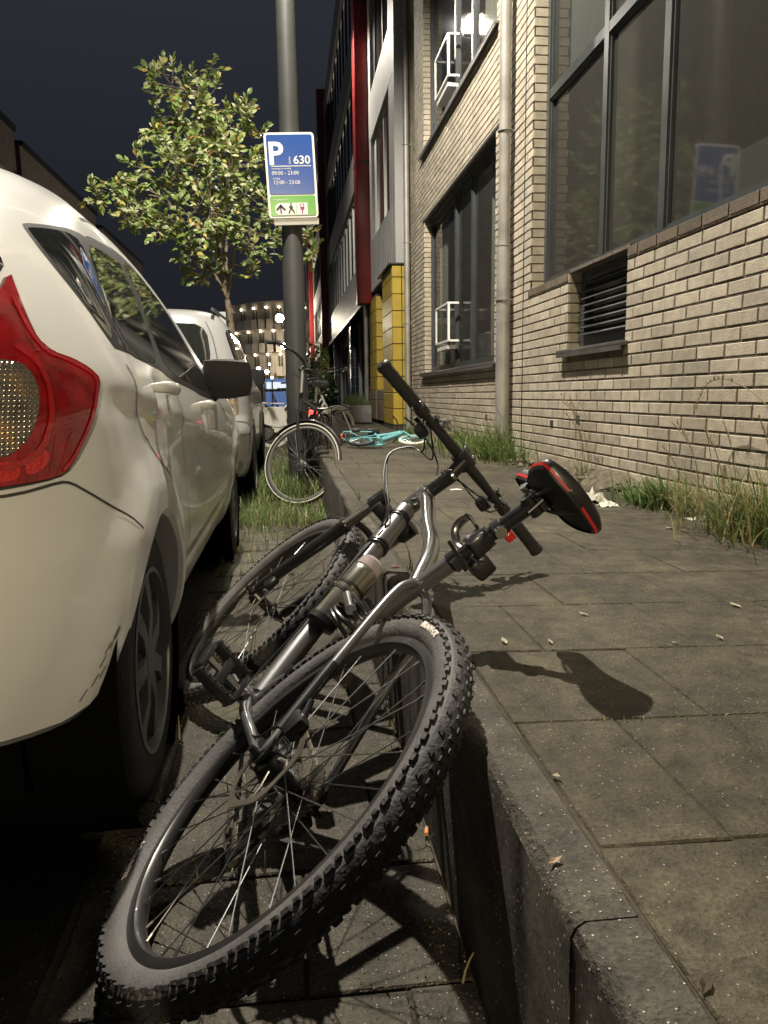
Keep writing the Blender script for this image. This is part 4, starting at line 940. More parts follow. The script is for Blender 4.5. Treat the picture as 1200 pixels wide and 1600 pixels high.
# second car
M_or=lens_mat('amber_clear_lens',(.42,.20,.12),60,.12)
spec2=dict(name='parked_mpv',paint=M_spaint,arches=[(.78,.32,.335),(3.25,.32,.335)],
 bottom=[(0,.30),(.6,.30),(1.0,.28),(2,.25),(UT,.25)],crease=[(0,.78),(1,.78),(3.4,.74)],
 loops=dict(rglass=[(0,1.43),(.2,1.435),(.44,1.43),(.53,1.40),(.56,1.34),(.545,1.2),(.49,1.09),(.40,1.06),(.2,1.03),(0,1.02)],
   lamp=[(.46,.90),(.60,.91),(.76,.905),(.80,.86),(.79,.77),(.74,.735),(.62,.725),(.47,.72),(.445,.80)],lens=[(.50,.875),(.58,.885),(.645,.86),(.655,.80),(.62,.755),(.53,.745),(.49,.78),(.485,.83)],
   refl=[(.60,.585),(.72,.583),(.73,.535),(.61,.53)],
   side=[(.90,1.36),(1.0,1.40),(1.6,1.42),(3,1.42),(4.4,1.40),(4.9,1.15),(4.3,1.03),(3,1.02),(1.4,1.02),(1.05,1.05),(.95,1.15)],
   plate=[(0,.86),(.26,.86),(.26,.74),(0,.74)],wscreen=[(UT,1.06),(5.9,1.06),(5.5,1.07),(5.35,1.10),(5.5,1.45),(5.7,1.50),(UT,1.51)],
   bump=[(0,.665),(.5,.672),(.95,.665),(1.02,.64),(1.0,.60),(.5,.60),(0,.60)]),
 smooth=dict(rglass=0,plate=0,wscreen=0,bump=0,refl=0),
 regions=dict(rglass=('rear_window',M_cglass,.001,None),lamp=('tail_lamp',M_clrl,.006,None),lens=('amber_lens',M_or,.0075,'lamp'),refl=('reflector',M_redl2,.006,None),side=('side_window',M_cglass,.001,None),
   plate=('plate_recess',M_ctrim,-.004,None),wscreen=('windscreen',M_cglass,.001,None),bump=('bumper_step',M_spaint,.02,None)),
 ribbons=[('bumper_gap',[(0,.70),(.45,.70),(.9,.69),(1.1,.66)],.008,.0012,M_gap,False),('tailgate_gap',[(.60,1.45),(.63,1.3),(.62,1.1),(.48,.95),(.44,.9)],.008,.0012,M_gap,False),('door_gap',[(1.75,1.45),(1.7,1.0),(1.8,.8),(2.1,.6)],.007,.0012,M_gap,False)],spokes=6)
HB['W']=[(a,b*.955) for a,b in HB['W']]
car2,S2=make_car(HB,spec2,Matrix.Translation((-1.11,5.72,RD)),'pale silver people carrier with dark rear window parked ahead of the white hatchback')
mc=at_y(397,590,8.9)-V((-1.11,5.72,RD)); mirror(car2,0,(mc.x-.12,mc.y,mc.z-.05),tuple(mc),(.22,.12,.17),M_ctrim)
q=MB(); q.tube([(.55,.45,1.55),(.55,2.2,1.62)],.012,8); q.build('roof_rail',M_hub,car2)

# unseen third car added behind the viewer to shade the road and nearest car
spec3=dict(spec2); spec3['made']={}; spec3['name']='parked_mpv'; spec3['paint']=mat('dark_grey_paint',(.05,.052,.056),.25,coat=.6)
spec3['regions']=dict(spec2['regions'],bump=('bumper_step',spec3['paint'],.02,None))
car3,S3=make_car(HB,spec3,Matrix.Translation((-.98,-4.38,RD)),'unseen dark grey people carrier added behind the viewer to shade the road')
# ================================================================ the fallen mountain bike (local: x forward, y left, z up, origin at the rear axle)
def rotvec(v):
    v=V(v); return Matrix.Rotation(v.length,4,v.normalized())
MBK=Matrix.Translation((-.024,1.154,.256))@rotvec((.67,.732,1.5))
WB,HAg,SAg=1.128,1.201,1.28
BB=V((.435,0,-.06)); AX=V((-math.cos(HAg),0,math.sin(HAg))); PF=V((math.sin(HAg),0,math.cos(HAg)))
BASE=V((WB,0,0))-PF*.045; CROWN=BASE+AX*.50; TOP=CROWN+AX*.13; ST=V((-math.cos(SAg),0,math.sin(SAg)))
ST_A=.089
def steer_matrix(base,ax,a): return Matrix.Translation(base)@Matrix.Rotation(a,4,ax)@Matrix.Translation(-base)
MST=steer_matrix(BASE,AX,ST_A)
M_frame_s=mat('brushed_silver_frame',(.24,.24,.245),.30,.8,var=.06,vscale=4,coat=.4)
M_frame_c=mat('polished_frame',(.46,.46,.46),.18,.95)
M_black=mat('bike_black',(.013,.013,.014),.32,var=.1,coat=.15)
M_rub=mat('grip_rubber',(.014,.014,.014),.7,bump=.5,bscale=300)
M_mtyre=mat('knobbly_tyre',(.090,.085,.082),.72,var=.22,vscale=14,bump=.25,bscale=160)
M_knob=mat('tyre_knob',(.018,.017,.017),.66,var=.3,vscale=20,bump=.3,bscale=160)
M_rim=mat('rim_black',(.035,.034,.034),.32,.3,var=.2,vscale=9,coat=.2)
M_spoke=mat('spoke_steel',(.30,.30,.30),.3,.9)
M_steel=mat('steel_bright',(.55,.53,.50),.2,1,var=.1)
M_rot=mat('rotor_steel',(.38,.34,.28),.35,.9,var=.2,vscale=12)
M_cable=mat('cable_black',(.012,.012,.012),.35)
M_letter=mat('tyre_lettering',(.78,.74,.68),.6)
M_sadr=mat('saddle_red_stripe',(.50,.02,.02),.35)
M_bot=mat('bottle_steel',(.36,.345,.28),.22,.9,var=.15,vscale=7)
M_cap=mat('bottle_cap_pink',(.50,.43,.44),.15,trans=.3)
mtb=thing('mountain_bike','silver mountain bike with knobbly tyres fallen against the kerb beside the white hatchback','bicycle',M=MBK)
def arcp(r,y,a): return V((r*math.cos(a),y,r*math.sin(a)))
def mtb_wheel(loc,M,front):
    """rim > tyre, spokes, hub, rotor ...; everything lies in wheel coordinates and is moved to its place"""
    TM=(M if M else Matrix())@Matrix.Translation(loc)
    rim=MB(); rim.lathe([(.0135,.313),(.0145,.311),(.0145,.297),(.010,.2925),(0,.2905),(-.010,.2925),(-.0145,.297),(-.0145,.311),(-.0135,.313),(-.011,.306),(.011,.306)],120,closed=True); rim.xf(TM)
    ro=rim.build('front_wheel' if front else 'rear_wheel',M_rim,mtb,smooth=40)
    ty=MB(); prof=[]
    for k in range(15):
        a=PI*k/14; y=.0275*math.cos(a); r=.336+.0315*math.sin(a)*(1 if math.sin(a)>0 else 1)
        prof.append((y,r))
    prof=[(.0125,.311),(.0190,.316),(.0250,.325)]+prof[1:-1]+[(-.0250,.325),(-.0190,.316),(-.0125,.311)]
    ty.lathe(prof,144); ty.mi=1; npf=len(prof)-1; tmi=[1 if abs(prof[i][0]+prof[i+1][0])/2<.0225 and prof[i][1]>.34 else 0 for i in range(npf)]*144
    kb=MB()
    NP=66
    def knob(a,y,w,l,h,tw=0,lean=0):
        # block standing on the casing at lateral position y
        q=max(-1,min(1,y/.0275)); rr=.336+.0315*math.sqrt(1-q*q); nrm=V((0,q*1.1,math.sqrt(1-q*q)+.05)).normalized()
        s_=V((0,nrm.z,-nrm.y))
        R_=Matrix.Rotation(-(a-PI/2),4,'Y')
        c_=V((0,y,rr-.002)); vs=[]
        for (hh_,sc) in ((0,1),(h,.72)):
            for (u,v) in ((-1,-1),(1,-1),(1,1),(-1,1)):
                p=c_+nrm*hh_+s_*(u*w*sc)+V((1,0,0))*(v*l*sc+tw*u*l)
                vs.append(R_@p)
        kb.add(vs,[(4,5,6,7),(0,1,5,4),(1,2,6,5),(2,3,7,6),(3,0,4,7)])
    for k in range(NP):
        a=2*PI*k/NP; da=PI/NP
        for sg_ in (1,-1):
            knob(a,sg_*.0245,.0042,.0078,.0062); knob(a+da*1.0,sg_*.0255,.0034,.0052,.0050)
            knob(a+da,sg_*.0150,.0036,.0068,.0048,.35*sg_)
        knob(a,.0055,.0040,.0062,.0042,.2); knob(a,-.0055,.0040,.0062,.0042,-.2); knob(a+da,0,.0052,.0048,.0038)
    ty.f+=[tuple(i+len(ty.v) for i in f) for f in kb.f]; ty.m=tmi+[1]*len(kb.f); ty.t+=kb.t; ty.v+=kb.v
    ty.xf(TM); ty.build('tyre',[M_mtyre,M_knob],ro,smooth=32)
    hb=MB(); hb.lathe([(.066,0),(.066,.009),(.058,.010),(.052,.022),(.046,.024),(.034,.028),(.031,.029),(.028,.017),(-.018,.016),(-.022,.028),(-.026,.028),(-.030,.015),(-.066,.010),(-.066,0)],28); hb.lathe([(.084,0),(.084,.006),(.066,.008)],12); hb.lathe([(-.066,.008),(-.084,.006),(-.084,0)],12); hb.xf(TM); hb.build('hub',M_black,ro)
    for k in range(32):
        fl=.030 if k%2==0 else -.024; a=2*PI*k/32; sgn=1 if (k//2)%2 else -1; ah=a+sgn*1.15
        if not front and k==5: continue
        s_=MB(); p0=arcp(.024,fl,ah); p1=arcp(.289,.004 if k%2==0 else -.004,a)
        s_.tube([p0,p1],.00115,5); s_.tube([p1-(p1-p0).normalized()*.012,p1],.0022,6); s_.xf(TM); s_.build('spoke',M_spoke,ro)
    rt=MB(); y=.043; R0=.09 if front else .082
    n=72
    for k in range(n):
        a=2*PI*k/n; a2=2*PI*(k+1)/n; ww=.0028*math.sin(k*PI/6)
        r1,r2=R0+.0,R0-.014
        for yy in (y-.0009,y+.0009): rt.quad(arcp(r1+ww,yy,a),arcp(r1+.0028*math.sin((k+1)*PI/6),yy,a2),arcp(r2,yy,a2),arcp(r2,yy,a))
        rt.quad(arcp(r1+ww,y-.0009,a),arcp(r1+.0028*math.sin((k+1)*PI/6),y-.0009,a2),arcp(r1+.0028*math.sin((k+1)*PI/6),y+.0009,a2),arcp(r1+ww,y+.0009,a))
    for k in range(6):
        a=2*PI*k/6; rt.tube([arcp(.026,y,a),arcp(.055,y,a+.35),arcp(R0-.012,y,a+.55)],.0032,6,sq=.4)
    rt.xf(TM); rt.build('brake_rotor',M_rot,ro)
    if not front:
        cs=MB()
        for i in range(8):
            R1=.058-.0058*i*.9; yy=-.028-.0042*i; nt_=28-2*i; pr=[]
            for k in range(nt_*2):
                a=PI*k/nt_; pr.append((R1+(.003 if k%2 else -.0015),a))
            m0=len(cs.v); cs.v+=[tuple(arcp(r_,yy,a)) for r_,a in pr]+[tuple(arcp(r_,yy-.0018,a)) for r_,a in pr]+[tuple(arcp(.026,yy,a)) for r_,a in pr]
            n_=len(pr)
            for k in range(n_):
                k2=(k+1)%n_; cs.f+= [(m0+k,m0+k2,m0+n_+k2,m0+n_+k),(m0+k,m0+2*n_+k,m0+2*n_+k2,m0+k2)]; cs.m+=[0,0]; cs.t+=[None,None]
        cs.xf(TM); cs.build('cassette',M_rot,ro,smooth=20)
    return ro,TM
rw,_=mtb_wheel(V((0,0,0)),None,False)
fw,TMF=mtb_wheel(V((WB,0,0)),MST,True)
# tyre lettering, bent round the sidewall
def sidewall_text(txt,size,r0,a_mid,parent,sgn=1):
    vs,fs=text_mesh(txt,size,.0002,'CENTER',.0006); q=MB(); out=[]
    for v in vs:
        a=a_mid-sgn*v.x/r0*1.0; r_=r0+v.y
        yy=.0275*math.sqrt(max(0,1-((r_-.336)/.0315)**2)) if r_>.336 else .0275-.3*(.336-r_)
        out.append(arcp(r_,yy+.0006+v.z*2,a))
    q.add(out,fs); q.norecalc=1; q.build('lettering',M_letter,parent,smooth=0)
sidewall_text('SCHWALBE',.0155,.333,math.atan2(-.275,.10)+.02,rw)
sidewall_text('SCHWALBE',.0155,.333,math.atan2(.33,.02),rw)
# frame
def hyd(a,b,r0,r1,n=10,bow=V((0,0,0))):
    P=[a.lerp(b,i/n)+bow*(4*(i/n)*(1-i/n)) for i in range(n+1)]; R_=[r0+(r1-r0)*i/n for i in range(n+1)]; return P,R_
HL=CROWN+AX*.006; HT=TOP
fr=MB()
P,R_=hyd(HL+AX*.045-PF*.012,BB+V((.012,0,.02)),.031,.027,12,V((.012,0,.004))); fr.tube(P,R_,20,sq=.92)
fr.tube([HL-AX*.004,HL,HL+AX*.012,TOP-AX*.012,TOP,TOP+AX*.003],[.026,.029,.025,.024,.028,.027],24)
SJ=BB+ST*.455; SC=BB+ST*.546
fr.tube([BB,BB+ST*.2,SJ,SC],[.017,.0165,.0175,.0185],20)
fr.tube([BB-V((0,.0365,0)),BB+V((0,.0365,0))],.0205,24)
fr.build('frame',M_frame_s,mtb,smooth=50)
tt=MB(); P=cr_path([TOP-AX*.035-PF*.01,V((.80,0,.548)),V((.62,0,.498)),V((.44,0,.450)),SJ-ST*.01+V((.01,0,0))],5); tt.tube(P,[.021-.004*i/(len(P)-1) for i in range(len(P))],20,sq=1.1); tt.build('top_tube',M_frame_c,mtb,smooth=50)
for s_ in (1,-1):
    y=s_
    q=MB(); P=cr_path([SJ+V((0,y*.008,-.004)),V((.275,y*.024,.366)),V((.235,y*.045,.322)),V((.12,y*.056,.168)),V((.012,y*.0625,.03)),V((.0,y*.063,.004))],6)
    q.tube(P,[.0105-.0025*i/(len(P)-1) for i in range(len(P))],14); q.build('seat_stay',M_frame_s,mtb,smooth=50)
    q=MB(); P=cr_path([BB+V((-.012,y*.03,0)),V((.36,y*.034,-.052)),V((.26,y*.05,-.040)),V((.08,y*.060,-.012)),V((.0,y*.0625,-.004))],6); q.tube(P,[.013,.013]+[.0125-.004*i/(len(P)-3) for i in range(len(P)-2)],14,sq=1.25); q.build('chain_stay',M_frame_s,mtb,smooth=50)
    q=MB(); q.prism([(-.018,.006),(-.008,.026),(.012,.040),(.026,.022),(.05,-.004),(.03,-.018),(0,-.016),(-.014,-.008)],'y',y*.0605,y*.0665); 
    if s_<0: q.prism([(-.008,-.014),(.008,-.014),(.006,-.04),(-.006,-.04)],'y',-.0605,-.0655)
    q.build('dropout',M_black,mtb,smooth=0)
q=MB(); P=cr_path([V((.235,.045,.322)),V((.12,.056,.168)),V((.025,.0625,.045))],6); n=len(P); q.tube(P[n//2:],[.0112]*(n-n//2),14); q.build('stay_sleeve',M_black,mtb)
q=MB(); P,R_=hyd(HL+AX*.045-PF*.012,BB+V((.012,0,.02)),.031,.027,12,V((.012,0,.004)))
for a,b in ((3,5),):
    q.tube([p+V((0,0,0)) for p in P[a:b+1]],[r_*1.012 for r_ in R_[a:b+1]],20,caps=False,sq=.92)
# bands, zip ties, clamp
q=MB(); zt=MB()
for t in (.05,.22):
    p=(HL+AX*.045-PF*.012).lerp(BB,t); d=(BB-HL).normalized(); zt.tube([p-d*.003,p+d*.003],.0335,20,sq=.93); zt.tube([p+d*.008,p+d*.012],.0333,20,sq=.93)
zt.build('cable_tie',M_black,mtb)
q=MB(); q.tube([SC-ST*.012,SC+ST*.010],.0215,24); q.tube([SC+V((-.02,-.012,0)),SC+V((-.034,-.012,.004))],.006,10); q.tube(cr_path([SC+V((-.03,-.02,0)),SC+V((-.034,.0,.004)),SC+V((-.02,.045,.012))],4),.004,8); q.box(SC.x-.036,SC.x-.016,-.012,.012,SC.z-.014,SC.z+.012); q.build('seat_clamp',M_black,mtb)
SP=BB+ST*.732
q=MB(); q.tube([SC,SP],.0152,24); q.build('seatpost',M_black,mtb)
q=MB(); q.tube([SP+V((0,-.022,0)),SP+V((0,.022,0))],.015,16); q.box(SP.x-.022,SP.x+.022,-.02,.02,SP.z+.006,SP.z+.03); q.tube([SP+V((-.02,.0,-.02)),SP+V((-.02,0,.03))],.004,8); q.tube([SP+V((.02,.0,-.014)),SP+V((.02,0,.034))],.004,8); q.build('seat_head',M_black,mtb)
q=MB(); q.lathe([(-.02,0),(-.02,.009),(-.008,.010),(-.008,0)],14,Matrix.Translation(SP+V((.012,.045,.012)))); q.build('seat_bolt',M_steel,mtb)
# saddle: shell swept nose to tail
SO=SP+V((0,0,.058)); TIL=.03
def sad_w(t): return .0265+.0575*sst(.25,.90,t)-.010*sst(.93,1,t)+.003*math.sin(t*3)
sd=MB(); N=30; K=22; ring=[]
for i in range(N+1):
    t=i/N; xx=.145-.275*t; w_=sad_w(t)*(math.sin(min(1,t/.06)*PI/2)**.6 if t<.06 else 1)*(math.sqrt(max(0,1-((t-.93)/.07)**2))*.75+.25 if t>.93 else 1)
    zt_=.012*math.cos((t-.1)*PI*1.3)+.014*sst(.6,1,t); dr=.040+.008*(1-sst(.2,.7,t))
    row=[]
    for k in range(K+1):
        a=-PI*.62+2*PI*.62*k/K            # over the top from one skirt to the other
        sy=math.sin(a); cz=math.cos(a)
        yy=w_*(abs(sy)**.8)*(1 if sy>0 else -1)*(1-.12*max(0,-cz)); zz=zt_+ (dr*.55*(abs(cz)**.7)*(1 if cz>0 else -1) - dr*.45)
        zz-=.004*math.exp(-(yy/.012)**2)*sst(.2,.5,t)*(cz>0)
        row.append(SO+V((xx,yy,zz)))
    ring.append(row)
vs=[p for r_ in ring for p in r_]; k1=K+1
sd.add(vs,[(i*k1+k,(i+1)*k1+k,(i+1)*k1+k+1,i*k1+k+1) for i in range(N) for k in range(K)]+[tuple(range(k1)),tuple(N*k1+k for k in range(k1))[::-1]])
so=sd.build('saddle',M_black,mtb,smooth=60)
un=MB(); 
for i in range(N):
    a,b=ring[i],ring[i+1]; off_=V((0,0,.004)); un.quad(a[0]+off_,a[-1]+off_,b[-1]+off_,b[0]+off_)
un.build('saddle_base',M_rub,so,smooth=60)
for s_ in (0,1):
    q=MB(); L=[]
    for i in range(2,N+1):
        kk=1 if s_==0 else K-1; c_=(ring[i][kk]); d_=ring[i][kk+1 if s_==0 else kk-1]; cc=SO+V((c_.x-SO.x,0,c_.z-SO.z-.006)); out=(c_-cc).normalized()
        L.append((c_+out*.0012,d_+out*.0012-(d_-c_)*.0))
    for a,b in zip(L,L[1:]): q.quad(a[0],b[0],b[0].lerp(b[1],.95),a[0].lerp(a[1],.95))
    q.build('saddle_stripe',M_sadr,so,smooth=60)
q=MB()
for i in range(6):
    a,b=ring[N-6+i],ring[N-5+i]
for s_ in (1,-1):
    r_=cr_path([SO+V((.115,s_*.008,-.022)),SO+V((.06,s_*.018,-.040)),SO+V((-.03,s_*.022,-.046)),SO+V((-.07,s_*.028,-.036)),SO+V((-.105,s_*.034,-.010))],6); q.tube(r_,.0036,8)
q.build('saddle_rails',M_black,so)
q=MB(); q.box(SO.x-.131,SO.x-.122,-.020,.020,SO.z-.020,SO.z-.008,ch=.002); q.build('saddle_tail_tab',M_black,so)
# broken lock bracket and block hanging on the seatpost
BR=BB+ST*.612
q=MB(); q.tube([BR-ST*.012,BR+ST*.02],.022,20); q.box(BR.x-.018,BR.x+.046,-.062,-.018,BR.z-.055,BR.z-.012,ch=.008); q.box(BR.x-.02,BR.x+.03,-.02,.02,BR.z-.03,BR.z+.012,ch=.006); bo_=q.build('lock_bracket',M_black,mtb)
q=MB(); P=cr_path([BR+V((.02,.022,.012)),BR+V((.052,.040,.016)),BR+V((.066,.034,-.016)),BR+V((.048,.012,-.036)),BR+V((.012,-.004,-.032)),BR+V((-.02,-.03,-.03))],5); q.tube(P,.0042,8,sq=2.4); q.build('bracket_strap',M_steel,bo_,smooth=40)
q=MB(); q.tube([BR+ST*.03,BR+ST*.05],.0195,20); q.tube([BR+ST*.035+V((-.016,0,0)),BR+ST*.035+V((-.03,0,.0))],.012,14); q.build('lamp_clamp',M_steel,bo_)
q=MB(); q.box(BR.x-.026,BR.x-.008,-.034,-.014,BR.z+.035,BR.z+.055,ch=.004); q.build('rear_reflector',M_redl2,mtb)
# fork and steering assembly
def lat(a): return V((0,a,0))
ax0=V((WB,0,0))
fk=MB()
fk.box(-.03,.03,-.068,.068,-.02,.018,Matrix.Translation(CROWN+PF*.004)@Matrix.Rotation(-(PI/2-HAg),4,'Y'),ch=.008)
for s_ in (1,-1):
    top=CROWN+PF*.012+lat(s_*.062)+AX*.012; bot=ax0+lat(s_*.056)+V((-.004,0,.012))
    fk.tube([top+AX*.022,top+AX*.018,top-AX*.03,top-AX*.034],[.012,.0225,.0225,.019],20)
fk.xf(MST); fo=fk.build('fork',M_black,mtb,smooth=40)
for s_ in (1,-1):
    top=CROWN+PF*.012+lat(s_*.062)+AX*.012; 
    q=MB(); q.tube([top,top-AX*.16],.0152,20); q.xf(MST); q.build('stanchion',M_steel,fo)
    q=MB(); mid=top-AX*.125; bot=ax0+lat(s_*.058)+V((-.012,0,.020)); P=[mid,mid-AX*.012,mid-AX*.014]+[mid.lerp(bot,t) for t in (.1,.3,.6,.9,1)]; q.tube(P,[.021,.022,.0195,.0195,.019,.0175,.0155,.013],20)
    q.prism([(WB-.022,.04),(WB-.002,.05),(WB+.014,.0),(WB,-.014),(WB-.014,0)],'y',s_*.056-.005,s_*.056+.005); q.xf(MST); q.build('fork_leg',M_black,fo,smooth=45)
q=MB(); m0=CROWN+PF*.012-AX*.125; P=cr_path([m0+lat(.062),m0+PF*.028+lat(.052)+AX*.02,m0+PF*.034+AX*.03,m0+PF*.028+lat(-.052)+AX*.02,m0+lat(-.062)],5); q.tube(P,.012,12,sq=.7); q.xf(MST); q.build('fork_arch',M_black,fo,smooth=50)
q=MB(); q.box(WB-.075,WB-.03,.040,.066,.045,.092,ch=.008); q.xf(MST); q.build('brake_caliper',M_black,fo)
q=MB(); q.box(-.002,.05,.040,.066,.048,.090,ch=.008); q.tube([V((.02,.052,.08)),V((.05,.058,.11))],.006,8); q.build('brake_caliper',M_black,mtb)
SM=TOP+AX*.06; HBC=TOP+AX*.124+PF*.05
SM2=TOP+AX*.045
stm=MB(); stm.tube([TOP,TOP+AX*.085],.0185,20); stm.tube([TOP+AX*.055,HBC-PF*.012],[.018,.019],18); stm.tube([HBC-lat(.026),HBC+lat(.026)],.0245,20); 
for s_ in (1,-1):
    for d_ in (1,-1): stm.tube([HBC+lat(s_*.018)+AX*(d_*.022)+PF*.008,HBC+lat(s_*.018)+AX*(d_*.022)+PF*.026],.0045,8)
stm.xf(MST); sto=stm.build('stem',M_black,mtb,smooth=40)
q=MB(); q.tube([TOP+AX*.085,TOP+AX*.092],[.019,.016],20); q.tube([TOP+AX*.004,TOP+AX*.012],.0195,20)
for s_ in (1,-1):
    for d_ in (1,-1): q.tube([HBC+lat(s_*.018)+AX*(d_*.022)+PF*.024,HBC+lat(s_*.018)+AX*(d_*.022)+PF*.029],.0048,8)
q.xf(MST); q.build('stem_bolts',M_steel,sto)
hb=MB(); W_=.348
P=[HBC+lat(-W_)-PF*.02,HBC+lat(-.14)-PF*.004,HBC+lat(-.06),HBC+lat(.06),HBC+lat(.14)-PF*.004,HBC+lat(W_)-PF*.02]
hb.tube([P[0],P[1],P[2],HBC,P[3],P[4],P[5]],[.011,.0115,.0155,.0158,.0155,.0115,.011],20); hb.xf(MST); ho=hb.build('handlebar',M_black,mtb,smooth=50)
for s_ in (1,-1):
    e_=HBC+lat(s_*W_)-PF*.02; d_=(HBC+lat(s_*.14)-PF*.004-e_).normalized()
    q=MB(); n=16; q.tube([e_-d_*.004]+[e_+d_*(.135*i/n) for i in range(n+1)]+[e_+d_*.137],[.013]+[.0175+(.0008 if i%2 else 0)+(.002 if i in(0,1,n) else 0) for i in range(n+1)]+[.012],20); q.xf(MST); q.build('grip',M_rub,ho,smooth=30)
    if s_>0:
        q=MB(); q.tube([e_-d_*.007,e_-d_*.003],[.014,.018],20); q.xf(MST); q.build('bar_end_cap',M_steel,ho)
    b0=e_+d_*.165
    q=MB(); q.tube([b0-d_*.012,b0+d_*.012],.0185,18); q.box(-.02,.024,-.018,.018,-.014,.014,Matrix.Translation(b0+PF*.026-AX*.006)@Matrix.Rotation(-(PI/2-HAg),4,'Y'),ch=.005); bo=q
    lv=cr_path([b0+PF*.032-AX*.006+d_*.012,b0+PF*.052-AX*.012-d_*.02,b0+PF*.060-AX*.014-d_*.06,b0+PF*.052-AX*.014-d_*.105,b0+PF*.058-AX*.014-d_*.128],5)
    q.tube(lv,[.0075-.003*i/(len(lv)-1) for i in range(len(lv))],10,sq=.7); q.tube([b0+PF*.02+d_*.01,b0+PF*.028+d_*.05],[.008,.006],10); q.xf(MST); q.build('brake_lever',M_black,ho,smooth=40)
    c0=b0+d_*.045
    q=MB(); q.tube([c0-d_*.01,c0+d_*.01],.017,18); q.lathe([(-.018,0),(-.018,.018),(-.01,.022),(.008,.022),(.012,.016),(.012,0)],20,Matrix.Translation(c0+PF*.004-AX*.034)@Matrix.Rotation(HAg-PI/2,4,'Y')@Matrix.Rotation(PI/2,4,'X')); q.tube([c0+PF*.02-AX*.03,c0+PF*.035-AX*.034-d_*.03],[.005,.007],8); q.xf(MST); q.build('gear_shifter',M_black,ho,smooth=40)
    q=MB(); q.lathe([(-.004,0),(-.004,.014),(.0,.015),(.004,.010),(.005,0)],18,Matrix.Translation(c0+PF*.004+AX*.022)@Matrix.Rotation(HAg-PI/2,4,'Y')@Matrix.Rotation(PI/2,4,'X')); q.xf(MST); q.build('shifter_cap',M_steel,ho)
# bell
c0=HBC+lat(.11); q=MB(); q.lathe([(-.003,.019),(.006,.018),(.013,.011),(.016,0)],20,Matrix.Translation(c0+AX*.026)@Matrix.Rotation(HAg-PI/2,4,'Y')@Matrix.Rotation(PI/2,4,'X')); q.tube([c0,c0+AX*.024],.006,10); q.xf(MST); q.build('bell',M_steel,ho)
# cables
def cab(P,r=.0025,name='cable',par=None):
    q=MB(); q.tube(cr_path(P,7),r,8); q.build(name,M_cable,par or mtb)
g=lambda p: MST@p
LL=g(HBC+lat(.20)+PF*.03); LR=g(HBC+lat(-.20)+PF*.03)
def wpt(px_,py_,yw): return MBK.inverted()@at_y(px_,py_,yw)
cab([LL+V((0,-.02,0)),wpt(662,702,2.12),wpt(640,698,2.16),wpt(612,706,2.16),wpt(601,728,2.12),wpt(600,765,2.05),wpt(604,800,2.0),V((.80,.024,.40))])
cab([LL+V((0,-.03,.01)),wpt(676,716,2.14),wpt(650,700,2.2),wpt(622,700,2.2),wpt(606,716,2.15),wpt(604,752,2.08),wpt(607,795,2.0),V((.79,.016,.41))])
cab([wpt(632,652,2.08),wpt(652,670,2.10),wpt(672,696,2.12),wpt(684,725,2.10),wpt(682,742,2.05)])
cab([LR,wpt(748,775,2.0),wpt(722,755,2.05),wpt(700,742,2.06),wpt(690,738,2.02)])
cab([LR+V((0,.01,.01)),wpt(765,800,1.98),wpt(740,778,2.0),wpt(712,745,2.05),wpt(694,735,2.02)],.0022)
cab([V((.79,.020,.41)),V((.70,.028,.29)),V((.56,.03,.11)),V((.46,.036,-.04)),V((.3,.05,-.05)),V((.06,.07,-.0)),V((.05,.064,.09))])
# coil lock wound round the seat tube
q=MB(); P=[]; c0=BB+ST*.30
for i in range(90):
    a=2*PI*i/22; P.append(c0+ST*(-.035+.0011*i*.8)+V((math.cos(a)*.052+.018,math.sin(a)*.050+.012,.006*math.sin(a*1.3))))
q.tube(P,.0052,8); q.build('cable_lock',M_cable,mtb)
q=MB(); q.tube([c0+V((-.03,.052,.012)),c0+V((.03,.062,.022))],.012,14); q.build('lock_barrel',M_steel,mtb)
# bottle in its cage: the bottle is a thing of its own
b0=V((.555,.006,.150)); b1=V((.640,.010,.338)); bd=(b1-b0).normalized()
bt_=thing('drinks_bottle','dull gold steel drinks bottle with pinkish cap strapped to the mountain bike','bottle',M=MBK)
L=(b1-b0).length
q=MB(); q.tube([b0,b0+bd*.004,b0+bd*.012,b0+bd*(L-.05),b0+bd*(L-.038),b0+bd*(L-.034)],[.028,.034,.0355,.0355,.034,.031],32); q.build('bottle_body',M_bot,bt_,smooth=40)
q=MB(); q.tube([b0+bd*(L-.034),b0+bd*(L-.032),b0+bd*(L-.008),b0+bd*L],[.030,.033,.032,.024],28); q.build('bottle_cap',M_cap,bt_,smooth=40)
q=MB(); q.tube([b0-bd*.010,b0-bd*.004,b0+bd*.012],[.02,.0365,.037],28,caps=True); 
for t in (.42,.52): q.tube([b0+bd*(L*t),b0+bd*(L*t+.008)],.0372,28)
s2_=V((bd.z,0,-bd.x)); 
for sg_ in (1,-1): q.tube(cr_path([b0+lat(sg_*.034),b0+bd*.06+lat(sg_*.038),b0+bd*.10+lat(sg_*.038)+s2_*.01,b0+bd*.12+s2_*.04],5),.003,8)
q.tube([b0+s2_*.04,b0+bd*.12+s2_*.042],.004,8,sq=2.5)
q.build('bottle_cage',M_black,mtb)
